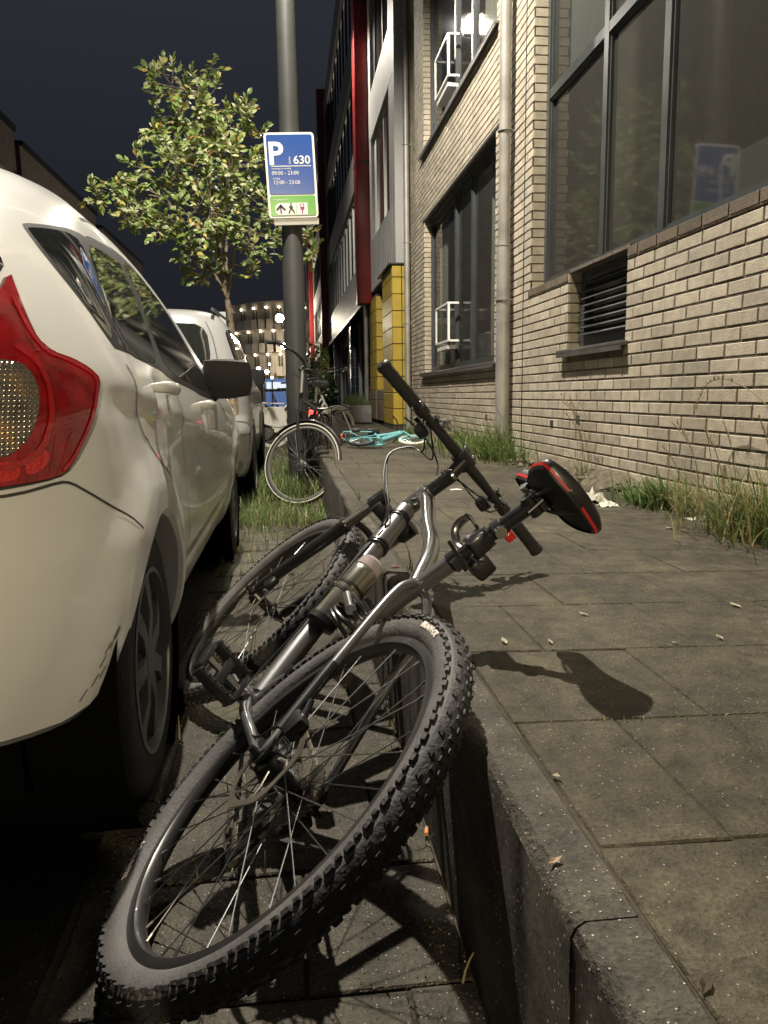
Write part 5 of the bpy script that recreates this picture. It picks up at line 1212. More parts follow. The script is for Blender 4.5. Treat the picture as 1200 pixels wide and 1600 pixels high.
# cranks, pedals, chainring, chain, derailleur
CA_=math.radians(166); cd=V((math.cos(CA_),0,math.sin(CA_)))
CL=BB+V((0,.075,0)); CR_=BB-V((0,.075,0))
q=MB(); q.tube([BB-V((0,.07,0)),BB+V((0,.07,0))],.011,14); q.build('crank_axle',M_steel,mtb)
def pedal(c,sg_):
    q=MB(); q.tube([c,c+lat(sg_*.10)],.007,12); po=q.build('pedal_axle',M_steel,mtb)
    R_=Matrix.Translation(c+lat(sg_*.058))@Matrix.Rotation(-.5,4,'Y'); p=MB()
    for xx in (-.042,.042): p.box(xx-.006,xx+.006,-.046,.046,-.012,.012,R_,ch=.003)
    for yy in (-.046,.046): p.box(-.036,.036,yy-.006,yy+.006,-.0115,.0115,R_,ch=.003)
    p.box(-.036,.036,-.010,.010,-.010,.010,R_,ch=.003)
    for k in range(6):
        for xx in (-.042,.042): p.box(xx-.002,xx+.002,-.042+.0165*k-.002,-.042+.0165*k+.002,.012,.017,R_); p.box(xx-.002,xx+.002,-.042+.0165*k-.002,-.042+.0165*k+.002,-.017,-.012,R_)
    p.build('pedal',M_black,po,smooth=30)
for c,dr,sg_ in ((CL,cd,1),(CR_,-cd,-1)):
    q=MB(); q.tube([c-dr*.012,c,c+dr*.04,c+dr*.14,c+dr*.17,c+dr*.182],[.014,.017,.014,.011,.012,.008],14,sq=.6); q.tube([c,c+lat(sg_*.012)],.008,10); q.build('crank_arm',M_black,mtb,smooth=40)
    pedal(c+dr*.17+lat(sg_*.006),sg_)
cr_=MB()
for (R1,yy,nt_) in ((.078,-.050,38),(.062,-.042,30)):
    pr=[]
    for k in range(nt_*2): a=PI*k/nt_; pr.append((R1+(.004 if k%2 else -.001),a))
    m0=len(cr_.v); n_=len(pr)
    for y_ in (yy,yy-.002): cr_.v+=[tuple(BB+arcp(r_,y_,a)) for r_,a in pr]+[tuple(BB+arcp(R1-.014,y_,a)) for r_,a in pr]
    for k in range(n_):
        k2=(k+1)%n_; cr_.f+=[(m0+k,m0+k2,m0+n_+k2,m0+n_+k),(m0+2*n_+k,m0+3*n_+k,m0+3*n_+k2,m0+2*n_+k2),(m0+k,m0+2*n_+k,m0+2*n_+k2,m0+k2)]; cr_.m+=[0]*3; cr_.t+=[None]*3
for k in range(4):
    a=PI/4+PI/2*k; cr_.tube([BB+arcp(.012,-.054,a),BB+arcp(.068,-.050,a)],.007,8,sq=.5)
cr_.build('chainring',M_rot,mtb,smooth=25)
# chain as a string of links
def chainline(P,name):
    q=MB(); L=0; pts_=[V(p) for p in P]; step=.0127
    seg=0; pos=pts_[0]; out=[pos.copy()]
    acc=0
    for a,b in zip(pts_,pts_[1:]):
        d=(b-a).length; t=step-acc
        while t<=d: out.append(a.lerp(b,t/d)); t+=step
        acc=d-(t-step)
    for i,(a,b) in enumerate(zip(out,out[1:])):
        w_=.0028 if i%2 else .0019
        for sg_ in (1,-1): q.tube([a+lat(sg_*w_),b+lat(sg_*w_)],.0042,6,sq=.18)
        q.tube([a-lat(.003),a+lat(.003)],.0026,6)
    q.build(name,M_rot,mtb,smooth=30)
P=[BB+arcp(.074,-.05,math.radians(95-k*18.5)) for k in range(0,11)]
Pt=[arcp(.040,-.045,math.radians(265-k*17)) for k in range(0,11)]
chainline([Pt[-1]]+[Pt[-1].lerp(P[0],t) for t in (.25,.5,.75)]+P+[P[-1].lerp(V((.03,-.05,-.155)),t) for t in (.3,.6,.9,1)]+[V((.006,-.05,-.150)),V((.012,-.048,-.12)),V((.036,-.047,-.085)),V((.020,-.046,-.05))]+Pt,'chain')
q=MB()
q.box(-.012,.030,-.085,-.062,-.05,-.012,ch=.006); q.tube([V((.004,-.076,-.03)),V((.03,-.072,-.075))],[.014,.012],12,sq=.7)
for yy in (-.044,-.056): q.prism([(.022,-.075),(.044,-.078),(.040,-.165),(.014,-.165)],'y',yy-.001,yy+.001)
q.build('rear_derailleur',M_black,mtb,smooth=30)
for (x_,z_) in ((.033,-.088),(.024,-.150)):
    q=MB(); pr=[]
    q.lathe([(-.004,0),(-.004,.018),(.004,.018),(.004,0)],11,Matrix.Translation((x_,-.050,z_))); q.build('jockey_wheel',M_rot,mtb,smooth=20)
q=MB(); q.box(BB.x-.03,BB.x+.025,-.066,-.036,.055,.085,ch=.004); q.tube([BB+ST*.115-V((0,0.0,.008)),BB+ST*.115+V((0,0,.012))],.021,18); q.build('front_derailleur',M_black,mtb,smooth=30)
# ================================================================ other bicycles
M_retro=mat('reflective_tyre_band',(.62,.58,.48),.4)
M_bt=mat('bicycle_tyre',(.02,.02,.02),.7)
M_alu=mat('alloy_rim',(.42,.41,.38),.35,.8)
M_bblk=mat('city_bike_black',(.016,.016,.018),.3,coat=.4)
M_bwht=mat('city_bike_white',(.62,.60,.55),.35,coat=.3)
M_mint=mat('mint_paint',(.15,.40,.42),.35,coat=.4)
M_wtyre=mat('white_tyre',(.62,.58,.50),.6)
def bike_wheel(name,t,R_,loc,rot,tyre_m,rim_m,n=28,stripe=None,tw=.019,spoke_parts=True):
    TM=Matrix.Translation(loc)@rot; q=MB(); rr=R_-tw*2
    q.lathe([(.011,rr+.004),(.012,rr-.012),(.0,rr-.018),(-.012,rr-.012),(-.011,rr+.004)],72,closed=True); q.xf(TM); ro=q.build(name,rim_m,t,smooth=40)
    q=MB(); q.lathe([(tw*math.cos(a),R_-tw+tw*math.sin(a)) for a in [-.6+(PI+1.2)*k/12 for k in range(13)]],72); q.xf(TM); q.build('tyre',tyre_m,ro,smooth=50)
    if stripe:
        for s_ in (1,-1):
            q=MB(); q.lathe([(s_*(tw+.0006)*.995,R_-tw-.0035),(s_*(tw+.0008),R_-tw),(s_*(tw+.0006)*.97,R_-tw+.0045)],72); q.xf(TM); q.build('reflective_band',stripe,ro,smooth=50)
    q=MB(); q.lathe([(.05,0),(.05,.008),(.034,.010),(.032,.022),(.028,.022),(.026,.013),(-.026,.013),(-.028,.022),(-.032,.022),(-.034,.010),(-.05,.008),(-.05,0)],18); q.xf(TM); q.build('hub',M_alu,ro)
    if spoke_parts:
        for k in range(n):
            a=2*PI*k/n; s_=1 if k%2 else -1; q=MB(); q.tube([arcp(.02,s_*.03,a+(1.2 if (k//2)%2 else -1.2)),arcp(rr-.014,0,a)],.0012,4); q.xf(TM); q.build('spoke',M_spoke,ro,smooth=0)
    else:
        q=MB()
        for k in range(n):
            a=2*PI*k/n; s_=1 if k%2 else -1; q.tube([arcp(.02,s_*.03,a+(1.2 if (k//2)%2 else -1.2)),arcp(rr-.014,0,a)],.0012,4)
        q.xf(TM); q.build('spokes',M_spoke,ro,smooth=0)
    return ro,TM
def city_bike(name,label,loc,rz,paint,steer,R_=.345,lean=0,tyre_m=None,rim_m=None,stripe=None,guard=None,light=True,saddle_m=None,fender=None,parts=True,low=True):
    M=Matrix.Translation(loc)@Matrix.Rotation(rz,4,'Z')@Matrix.Rotation(lean,4,'X')
    t=thing(name,label,'bicycle',M=M)
    tyre_m=tyre_m or M_bt; rim_m=rim_m or M_alu
    wb=1.10; Rr=V((0,0,R_)); Fr=V((wb,0,R_)); bb=V((.47,0,.29)); ax=V((-.37,0,.93)).normalized(); cr=Fr-V((.05,0,0))+ax*.42; top=cr+ax*.16
    sj=V((.28,0,.80)); MS_=steer_matrix(cr,ax,steer)
    I=Matrix()
    bike_wheel('rear_wheel',t,R_,Rr,I,tyre_m,rim_m,stripe=stripe,spoke_parts=parts)
    TMf=MS_@Matrix.Translation(Fr)
    bike_wheel('front_wheel',t,R_,V((0,0,0)),TMf,tyre_m,rim_m,stripe=stripe,spoke_parts=parts)
    q=MB()
    q.tube(cr_path([cr+ax*.03,V((.70,0,.42 if low else .55)),bb],5),.0195,14); q.tube([cr+ax*.11,(V((.60,0,.50)) if low else sj-V((0,0,.06))),(bb.lerp(sj,.35) if low else sj-V((0,0,.06)))],.0155,14); q.tube([bb,sj],.0165,14); q.tube([cr,top],.02,14)
    for s_ in (1,-1): q.tube([bb+V((-.02,s_*.03,0)),Rr+V((0,s_*.055,0))],.009,10); q.tube([sj+V((0,s_*.01,-.05)),sj.lerp(Rr,.3)+V((0,s_*.045,0)),Rr+V((0,s_*.055,0))],.008,10)
    q.build('frame',paint,t,smooth=50)
    q=MB()
    for s_ in (1,-1): q.tube([cr+V((0,s_*.045,-.01)),cr.lerp(Fr,.5)+V((0,s_*.05,0)),Fr+V((0,s_*.05,0))],[.014,.012,.008],12)
    q.tube([cr+V((0,.05,-.01)),cr+V((0,-.05,-.01))],.014,10); q.xf(MS_); q.build('fork',paint if paint is not M_bblk else M_bblk,t,smooth=50)
    for (nm,cn,a0,a1,TM_) in (('mudguard',Rr,-.2,2.9,I),('mudguard',Fr,.75,2.75,MS_)):
        q=MB(); q.lathe([(.026,R_+.008),(.020,R_+.018),(0,R_+.022),(-.020,R_+.018),(-.026,R_+.008)],30,Matrix.Translation(cn),a0=a0,a1=a1); 
        q.tube([cn+V((0,.03,0)),cn+V((-(R_+.012)*math.cos(.5),.03,(R_+.012)*math.sin(.5)))],.0025,6); q.tube([cn+V((0,-.03,0)),cn+V((-(R_+.012)*math.cos(.5),-.03,(R_+.012)*math.sin(.5)))],.0025,6)
        q.xf(TM_); q.build(nm,fender or paint,t,smooth=50)
    hb=top+ax*.22; q=MB(); q.tube([top,hb],.013,12); q.tube([hb-ax*.01,hb+ax*.015],.02,12); q.xf(MS_); q.build('handlebar_stem',M_alu,t)
    q=MB(); P=cr_path([hb+V((-.20,-.28,.06)),hb+V((-.10,-.30,.07)),hb+V((.03,-.22,.05)),hb+V((.05,-.06,.02)),hb,hb+V((.05,.06,.02)),hb+V((.03,.22,.05)),hb+V((-.10,.30,.07)),hb+V((-.20,.28,.06))],5); q.tube(P,.0115,10); q.xf(MS_); ho=q.build('handlebar',M_bblk,t)
    for s_ in (1,-1):
        q=MB(); q.tube([hb+V((-.10,s_*.30,.07)),hb+V((-.22,s_*.275,.06))],.017,12); q.xf(MS_); q.build('grip',M_rub,ho)
        q=MB(); q.tube(cr_path([hb+V((0,s_*.24,.05)),hb+V((.0,s_*.29,.04)),hb+V((-.08,s_*.33,.045))],4),.005,8); q.xf(MS_); q.build('brake_lever',M_bblk,ho)
    q=MB(); q.tube([sj,sj+V((-.04,0,.14))],.0135,12); q.build('seatpost',M_alu,t)
    s=MB(); c=sj+V((-.05,0,.17)); n=14; rg=[]
    for i in range(n+1):
        tt_=i/n; w_=.02+.085*sst(.35,.9,tt_); w_*= math.sqrt(max(.02,1-((tt_-.5)/.5)**8)); row=[c+V((.13-.26*tt_,w_*math.sin(a),.03*math.cos(a)-(.012 if abs(a)>1.4 else 0))) for a in [-1.9+3.8*k/10 for k in range(11)]]; rg.append(row)
    s.add([p for r_ in rg for p in r_],[(i*11+k,(i+1)*11+k,(i+1)*11+k+1,i*11+k+1) for i in range(n) for k in range(10)]+[tuple(range(11)),tuple(n*11+k for k in range(11))[::-1]]+[(i*11,i*11+10,(i+1)*11+10,(i+1)*11) for i in range(n)]); s.build('saddle',saddle_m or M_bblk,t,smooth=60)
    q=MB()
    for s_ in (1,-1): q.tube([V((.20,s_*.05,.74)),V((-.30,s_*.07,.76))],.006,8); q.tube([V((-.16,s_*.06,.755)),Rr+V((0,s_*.07,0))],.005,8)
    for k in range(5): q.tube([V((.14-.1*k,-.06,.745)),V((.14-.1*k,.06,.745))],.005,8)
    q.build('carrier',paint,t)
    q=MB(); q.prism([(.02,R_-.06),(.02,R_+.06),(.45,R_+.05),(.58,.37),(.58,.22),(.45,.20)],'y',-.062,-.042); q.build('chain_case',guard or M_bblk,t,smooth=0)
    if guard:
        q=MB(); 
        for s_ in (1,-1): q.prism([(-.22,R_+.27),(.18,R_+.36),(.24,R_+.05),(.08,R_+.02),(-.05,R_+.05),(-.2,R_+.1)],'y',s_*.075,s_*.08)
        q.build('coat_guard',guard,t,smooth=0)
    for s_,a in ((1,.6),(-1,.6+PI)):
        e=bb+V((math.cos(a)*.17,s_*.08,math.sin(a)*.17)); q=MB(); q.tube([bb+V((0,s_*.07,0)),e],.009,8); q.build('crank_arm',M_alu,t)
        q=MB(); q.box(e.x-.045,e.x+.045,e.y,e.y+s_*.09,e.z-.012,e.z+.012,ch=.004); q.build('pedal',M_rub,t)
    if light:
        q=MB(); q.box(-.325,-.30,-.04,.04,.69,.73,ch=.006); q.build('rear_light',mat('rear_light_red',(.5,.01,.01),.3,emit=(1,.05,.04),estr=(2.2 if light==2 else .12)) if light!=2 else mat('rear_light_lit',(.5,.01,.01),.3,emit=(1,.04,.03),estr=5),t)
        q=MB(); p=top+V((.06,0,-.02)); q.tube([p,p+V((.04,0,0))],[.022,.032],14); q.xf(MS_); q.build('head_lamp',M_bblk,t)
    return t
# the bike locked to the sign post: its front wheel is turned across the view
FWC=at_y(472,713,6.12)
def place_by_front(rz,steer,wb=1.10,R_=.345):
    # returns origin so that the front axle sits at FWC
    ax=V((-.37,0,.93)).normalized(); Fr=V((wb,0,R_)); cr=Fr-V((.05,0,0))+ax*.42
    f=steer_matrix(cr,ax,steer)@Fr; f=Matrix.Rotation(rz,4,'Z')@f; return V((FWC.x-f.x,FWC.y-f.y,0))
RZ=math.radians(-104); STE=math.radians(76)
org=place_by_front(RZ,STE)
city_bike('city_bicycle','black city bicycle locked to the sign post with its front wheel turned across the picture',org,RZ,M_bblk,STE,stripe=M_retro,light=False,low=False)
p=at_y(505,640,8.2)
city_bike('city_bicycle','dark bicycle with a glowing red tail light standing behind the sign post',(.215,7.75,0),math.radians(86),M_bblk,.15,light=2,parts=False,lean=.06)
p=at_y(428,655,13.6)
city_bike('city_bicycle','white bicycle with white tyres and pale coat guard parked beyond the silver car',(p.x-.02,13.0,0),math.radians(8),M_bwht,.2,R_=.335,tyre_m=M_wtyre,rim_m=M_bwht,guard=M_bwht,saddle_m=M_bblk,parts=False,lean=.08)
city_bike('city_bicycle','black bicycle with high handlebars parked behind the white bicycle',(p.x-.25,14.6,0),math.radians(14),M_bblk,.3,parts=False,lean=-.05,light=False)
# mint children's bike lying on the pavement
kp=at_z(598,700,.36)
KM=Matrix.Translation((kp.x-.20,kp.y+.10,pz(kp.x)+.075))@Matrix.Rotation(math.radians(-6),4,'Z')@Matrix.Rotation(math.radians(-77),4,'X')@Matrix.Scale(.70,4)
kb_=thing('childrens_bicycle','small mint green children\'s bicycle lying on its side on the pavement by the wall','bicycle',M=KM)
r_=.20
bike_wheel('rear_wheel',kb_,r_,V((0,0,0)),Matrix(),M_bt,M_mint,16,tw=.022,spoke_parts=False); bike_wheel('front_wheel',kb_,r_,V((.72,0,0)),Matrix(),M_wtyre,M_mint,16,tw=.022,spoke_parts=False)
q=MB(); q.tube(cr_path([V((.58,0,.36)),V((.42,0,.16)),V((.28,0,.03))],4),.034,12); q.tube([V((.56,0,.40)),V((.36,0,.27)),V((.23,0,.22))],.026,12); q.tube([V((.28,0,.03)),V((.20,0,.34))],.016,12); q.tube([V((.585,0,.34)),V((.55,0,.44))],.02,12)
for s_ in (1,-1): q.tube([V((.26,s_*.03,.03)),V((0,s_*.05,0))],.009,8); q.tube([V((.22,s_*.02,.22)),V((0,s_*.05,0))],.008,8)
q.build('frame',M_mint,kb_,smooth=50)
q=MB()
for s_ in (1,-1): q.tube([V((.60,s_*.035,.33)),V((.72,s_*.04,0))],.012,10)
q.tube([V((.60,.035,.33)),V((.60,-.035,.33))],.014,8); q.build('fork',M_mint,kb_)
q=MB(); q.tube([V((.55,0,.44)),V((.53,0,.52))],.011,8); q.tube(cr_path([V((.46,-.2,.58)),V((.52,-.12,.56)),V((.53,0,.52)),V((.52,.12,.56)),V((.46,.2,.58))],4),.010,8); q.build('handlebar',M_bblk,kb_)
for (cx_,a0,a1) in ((0,-.1,2.9),(.72,.9,3.0)):
    q=MB(); q.lathe([(.03,r_+.01),(0,r_+.022),(-.03,r_+.01)],20,Matrix.Translation((cx_,0,0)),a0=a0,a1=a1); q.build('mudguard',M_mint,kb_,smooth=60)
q=MB(); q.prism([(.0,-.05),(.0,.06),(.28,.09),(.35,.03),(.28,-.04)],'y',.05,.065); q.build('chain_case',M_mint,kb_,smooth=0)
q=MB()
for s_ in (1,-1): q.tube([V((.16,s_*.05,.27)),V((-.24,s_*.06,.27)),V((-.26,s_*.03,.27))],.009,8)
for k in range(4): q.tube([V((.08-.1*k,-.05,.27)),V((.08-.1*k,.05,.27))],.007,8)
for s_ in (1,-1): q.tube([V((-.16,s_*.055,.27)),V((0,s_*.055,0))],.007,8)
q.build('carrier',M_mint,kb_)
q=MB(); q.box(.10,.27,-.06,.06,.37,.41,ch=.015); q.build('saddle',M_bblk,kb_)
for s_ in (1,-1):
    q=MB(); q.tube([V((-.02,s_*.06,-.02)),V((-.06,s_*.17,-.12))],.008,8); q.build('stabiliser_arm',M_alu,kb_)
    q=MB(); q.lathe([(-.02,0),(-.02,.05),(-.014,.06),(.014,.06),(.02,.05),(.02,0)],20,Matrix.Translation((-.06,s_*.19,-.12))); q.build('stabiliser_wheel',M_bt,kb_)
q=MB(); q.box(-.285,-.265,-.03,.03,.20,.27,ch=.005); q.build('rear_reflector',mat('reflector_glow',(.6,.03,.02),.3,emit=(1,.08,.04),estr=.5),kb_)
# small scooter lying beside it
kp=at_z(541,690,.36)
ks=thing('kick_scooter','small dark kick scooter lying on the pavement left of the mint bicycle','scooter',M=Matrix.Translation((kp.x,kp.y,pz(kp.x)+.06))@Matrix.Rotation(math.radians(70),4,'Z')@Matrix.Rotation(math.radians(-20),4,'X')@Matrix.Scale(.8,4))
q=MB(); q.box(-.25,.25,-.055,.055,-.01,.012,ch=.005); q.build('deck',M_bblk,ks)
q=MB(); q.tube([V((.25,0,0)),V((.33,0,.07)),V((.27,0,.36))],.014,10); q.build('steering_column',M_alu,ks)
q=MB(); q.tube([V((.27,-.13,.36)),V((.27,.13,.36))],.013,10); q.build('handlebar',M_rub,ks)
for x_ in (-.3,.34): q=MB(); q.lathe([(-.014,0),(-.014,.04),(-.01,.05),(.01,.05),(.014,.04),(.014,0)],18,Matrix.Translation((x_,0,-.01))); q.build('wheel',M_bt,ks)
# ================================================================ tree between the parked cars
M_leaf=attr_mat('leaf',.42,0,60,.25,trans=.25,vs=9,spec=.5)
M_bark=mat('bark',(.16,.125,.085),.85,var=.4,vscale=14,bump=.7,bscale=40)
TY=10.8
tp=at_y(357,560,TY)
tree=thing('street_tree','young street tree with pale green and yellowing leaves between the parked cars','tree',(tp.x,TY,0))
off=V((tp.x,TY,0))
def lw(px_,py_,dy=0): return at_y(px_,py_,TY+dy)-off
q=MB(); tk=cr_path([V((0,0,-.05)),V((.01,0,.8)),lw(359,560),lw(362,520),lw(357,480),lw(355,468)],5); q.tube(tk,[.055-.02*i/(len(tk)-1) for i in range(len(tk))],14); tko=q.build('trunk',M_bark,tree,smooth=60)
fork_=lw(355,466)
blobs=[]  # (pixel centre, depth offset, radius px)
for b_ in ((322,108,0,22),(300,140,.2,26),(318,165,-.2,34),(268,135,-.1,26),(243,112,.2,15),(240,130,0,13),(262,185,.3,30),(235,200,0,24),(300,210,0,42),(355,180,.2,34),(385,190,-.2,25),(350,225,-.3,38),
           (395,215,.1,20),(270,250,-.4,40),(310,270,.5,46),(360,270,-.5,42),(400,250,.3,26),(225,265,.1,26),(190,285,-.1,24),(160,297,0,22),(140,302,.1,14),(200,320,.3,26),(230,330,-.4,30),(280,320,.4,44),
           (330,330,-.5,48),(380,320,.3,38),(415,330,0,28),(440,345,.2,22),(265,365,.1,28),(300,385,-.2,30),(345,380,.4,34),(390,385,-.3,32),(425,375,.1,26),(250,350,-.5,22),(330,420,.0,16),(395,425,.1,20),(480,365,0,14),(487,390,.1,12),(315,430,.1,10),(200,342,0,14),(290,418,.1,14)):
    blobs.append(b_)
tw=MB(); leaves=MB()
def bez(a,b,c,n=7): return [(a*(1-t)**2+b*2*t*(1-t)+c*t*t) for t in [i/n for i in range(n+1)]]
limbs=[]
for k,(px_,py_) in enumerate(((330,330),(300,250),(385,300),(350,200),(260,310),(310,150))):
    e_=lw(px_,py_,rnd.uniform(-.4,.4)); m_=fork_.lerp(e_,.4)+V((0,0,.12)); L=bez(fork_,m_,e_,9); limbs.append(L)
    tw.tube(L,[.026-.017*i/9 for i in range(10)],8)
allp=[p for L in limbs for p in L]
def leaf(p,d,up,s,tint):
    d=d.normalized(); sd_=d.cross(up); 
    if sd_.length<.05: sd_=d.cross(V((1,0,0)))
    sd_.normalize(); n_=sd_.cross(d)
    w_=s*.27; leaves.tint=tint; cv=s*.10
    pts_=[p,p+d*s*.30+sd_*w_*.85-n_*cv*.1,p+d*s*.62+sd_*w_-n_*cv*.5,p+d*s-n_*cv*1.6,p+d*s*.62-sd_*w_-n_*cv*.5,p+d*s*.30-sd_*w_*.85-n_*cv*.1,p+d*s*.32-n_*(-cv*.35),p+d*s*.64-n_*(cv*.05)]
    leaves.add(pts_,[(0,1,6),(1,2,7,6),(2,3,7),(3,4,7),(4,5,6,7),(5,0,6)])
PX=TY/F_
for (px_,py_,dy,rp) in blobs:
    c=lw(px_,py_,dy); R0=rp*PX
    src=min(allp,key=lambda p:(p-c).length); mid=src.lerp(c,.5)+V((rnd.uniform(-.06,.06),rnd.uniform(-.06,.06),.03)); L=bez(src,mid,c,6); tw.tube(L,[.010-.006*i/6 for i in range(7)],5)
    ns=max(5,int((rp/11)**2*1.75))
    for _ in range(ns):
        v=V((rnd.gauss(0,1),rnd.gauss(0,1)*.9,rnd.gauss(0,1))); v=v.normalized()*(rnd.random()**.45)*R0*1.05
        e_=c+v; s0=c+v*.15
        d0=(v.normalized()+V((0,0,.35))+V((rnd.uniform(-.4,.4),rnd.uniform(-.4,.4),rnd.uniform(-.3,.3)))).normalized()
        ln=rnd.uniform(.13,.24); tip=e_+d0*ln*.5; base=e_-d0*ln*.5
        tw.tube([s0,base,tip],[.004,.0032,.0015],4,caps=False)
        nl=rnd.randint(7,11)
        for i in range(nl):
            t=i/(nl-1); p=base.lerp(tip,t); a=i*2.4+rnd.random(); pr=V((math.cos(a),math.sin(a),rnd.uniform(-.35,.35)))
            dd=(pr*(1-t*.6)+d0*(.35+t)).normalized()
            r=rnd.random(); g_=rnd.uniform(.75,1.2)
            if r<.015: tint=(.34,.17,.05)
            elif r<.12: tint=(.42*g_,.36*g_,.09)
            elif r<.38: tint=(.46*g_,.48*g_,.26*g_)
            else: tint=(.20*g_,.28*g_,.075*g_)
            leaf(p,dd,V((rnd.uniform(-1,1),rnd.uniform(-1.6,.4),.7)),rnd.uniform(.075,.12),tint)
tw.build('branches',M_bark,tree,smooth=60); leaves.norecalc=1; leaves.build('crown',M_leaf,tree,smooth=0)
q=MB(); 
for (dx,dy) in ((-.3,.0),(.3,.1)): q.tube([V((dx,dy,-.05)),V((dx,dy,1.1))],.03,8)
q.build('stake',M_bark,tree)
# ================================================================ grass, weeds
M_grass=attr_mat('grass_blade',.5,0,50,.2,trans=.3,vs=20,spec=.4)
M_dry=attr_mat('dry_grass',.7,0,50,.2,trans=.2,vs=20,spec=.3)
def blade(m,p,h,az,lean,w_,tint,n=4,curl=.8):
    m.tint=tint; d=V((math.cos(az),math.sin(az),0)); s_=V((-math.sin(az),math.cos(az),0)); L=[]; pos=V(p); a=lean*.3
    for i in range(n+1):
        t=i/n; ww=w_*(1-t**1.5)*.5+.0003; L.append((pos+s_*ww,pos-s_*ww)); a=lean*(.3+t*curl*1.3); pos=pos+(V((0,0,1))*math.cos(a)+d*math.sin(a))*(h/n)
    k=len(m.v); m.v+=[tuple(x) for ab in L for x in ab]
    for i in range(n): m.f.append((k+2*i,k+2*i+1,k+2*i+3,k+2*i+2)); m.m.append(0); m.t.append(tint)
def gtint(dry=.15,b=1):
    g_=rnd.uniform(.7,1.25)*b
    return (.36*g_,.31*g_,.15*g_) if rnd.random()<dry else (.12*g_,.185*g_,.055*g_)
def zground(x,y):
    if x<XK0: return 0.0
    if x<XK1: return ZK
    return pz(x)
gm=MB(); gm.norecalc=1
for i in range(6500):     # around the sign post and on the verge
    y=rnd.uniform(5.0,9.5) if rnd.random()<.75 else rnd.uniform(9,22); x=rnd.uniform(XS,XK0-.01)
    if noise.noise(V((x*2.2,y*1.1,0)))<-.25 and rnd.random()<.8: continue
    hgt=rnd.uniform(.05,.15)*(1.0+.9*math.exp(-((x-XP)**2+(y-6.7)**2)/.25)); blade(gm,(x,y,0),hgt,rnd.uniform(0,2*PI),rnd.uniform(.2,1.3),rnd.uniform(.004,.008),gtint(.2))
for i in range(1500):     # thin tufts in the joints nearer the viewer
    k=rnd.randint(0,14); y=1.0+.30*k+rnd.gauss(0,.010); x=rnd.uniform(XS,XK0)
    if y<2.2 and rnd.random()<.9: continue
    if noise.noise(V((x*3,y*3,5)))<.0: continue
    blade(gm,(x,y,0),rnd.uniform(.015,.07)*(1+.5*(y>3.2)),rnd.uniform(0,2*PI),rnd.uniform(.3,1.5),rnd.uniform(.002,.005),gtint(.4))
for i in range(900):      # along the kerb
    y=rnd.uniform(1.3,9); x=rnd.choice((XK0-.008,XK1+.006))+rnd.gauss(0,.008)
    if noise.noise(V((x*3,y*2.3,9)))<.10: continue
    blade(gm,(x,y,zground(x,y)-.005),rnd.uniform(.01,.06)*(2.2 if 2.1<y<3.3 and rnd.random()<.5 else 1),rnd.uniform(0,2*PI),rnd.uniform(.2,1.2),rnd.uniform(.002,.005),gtint(.25))
for i in range(700):      # moss-like shoots in the pavement joints
    k=rnd.randint(0,9); y=.749+TP*k+rnd.gauss(0,.004); x=rnd.uniform(XK1,1.4)
    if noise.noise(V((x*4,k*3.3,2)))<.12: continue
    blade(gm,(x,y,pz(x)-.006),rnd.uniform(.004,.016),rnd.uniform(0,2*PI),rnd.uniform(.3,1.2),rnd.uniform(.002,.004),gtint(.2,1.2))
stuff(gm.build('grass',M_grass,smooth=0),'rough grass growing on the verge round the sign post and in the joints','grass')
# soil bank with rubble along the foot of the wall
sb=MB(); n=140; prev=None; 
for i in range(n+1):
    y=1.2+10.3*i/n; wd=.17+.07*noise.noise(V((y*1.3,0,3)))+(.10 if y<3 else 0); row=[]
    for k in range(9):
        t=k/8; x=D+.012-wd*(1-t)*1.0; zz=pz(x)-.01+(.085+.03*noise.noise(V((y*2,7,0))))*sst(0,.9,t)+.014*noise.noise(V((x*16,y*16,1)))*sst(0,.2,t)
        row.append((x,y,zz))
    if prev: 
        for a in range(8): sb.quad(prev[a],row[a],row[a+1],prev[a+1])
    prev=row
o=sb.build('soil_bank',mat('bank_soil',(.095,.078,.052),.95,var=.5,vscale=24,bump=.9,bscale=60),smooth=60); struct(o)
# rubble stones at the wall foot
def stone(m,c,s):
    bm=bmesh.new(); bmesh.ops.create_icosphere(bm,subdivisions=2,radius=1); R_=Matrix.Rotation(rnd.random()*6,3,'Z'); sc_=V((s*rnd.uniform(.8,1.4),s*rnd.uniform(.7,1.2),s*rnd.uniform(.4,.8))); sd0=rnd.random()*50
    for v in bm.verts:
        p=v.co.copy(); p*=1+.25*noise.noise(p*1.4+V((sd0,0,0))); v.co=R_@V((p.x*sc_.x,p.y*sc_.y,p.z*sc_.z))+V(c)
    vs=[v.co.copy() for v in bm.verts]; bm.verts.index_update(); fs=[[v.index for v in f.verts] for f in bm.faces]; bm.free(); m.add(vs,fs)
rb_=MB()
for i in range(170):
    y=rnd.uniform(1.8,6.2); x=D-.02-abs(rnd.gauss(0,.09)); v=rnd.uniform(.6,1.2); rb_.tint=(.16*v,.135*v,.10*v); stone(rb_,(x,y,pz(x)+.05*max(0,1-(D-x)/.2)+.005),rnd.uniform(.006,.03))
stuff(rb_.build('rubble',attr_mat('rubble_stone',.9,.6,70,.3),smooth=50),'small stones and crumbled brick scattered along the foot of the wall','rubble')
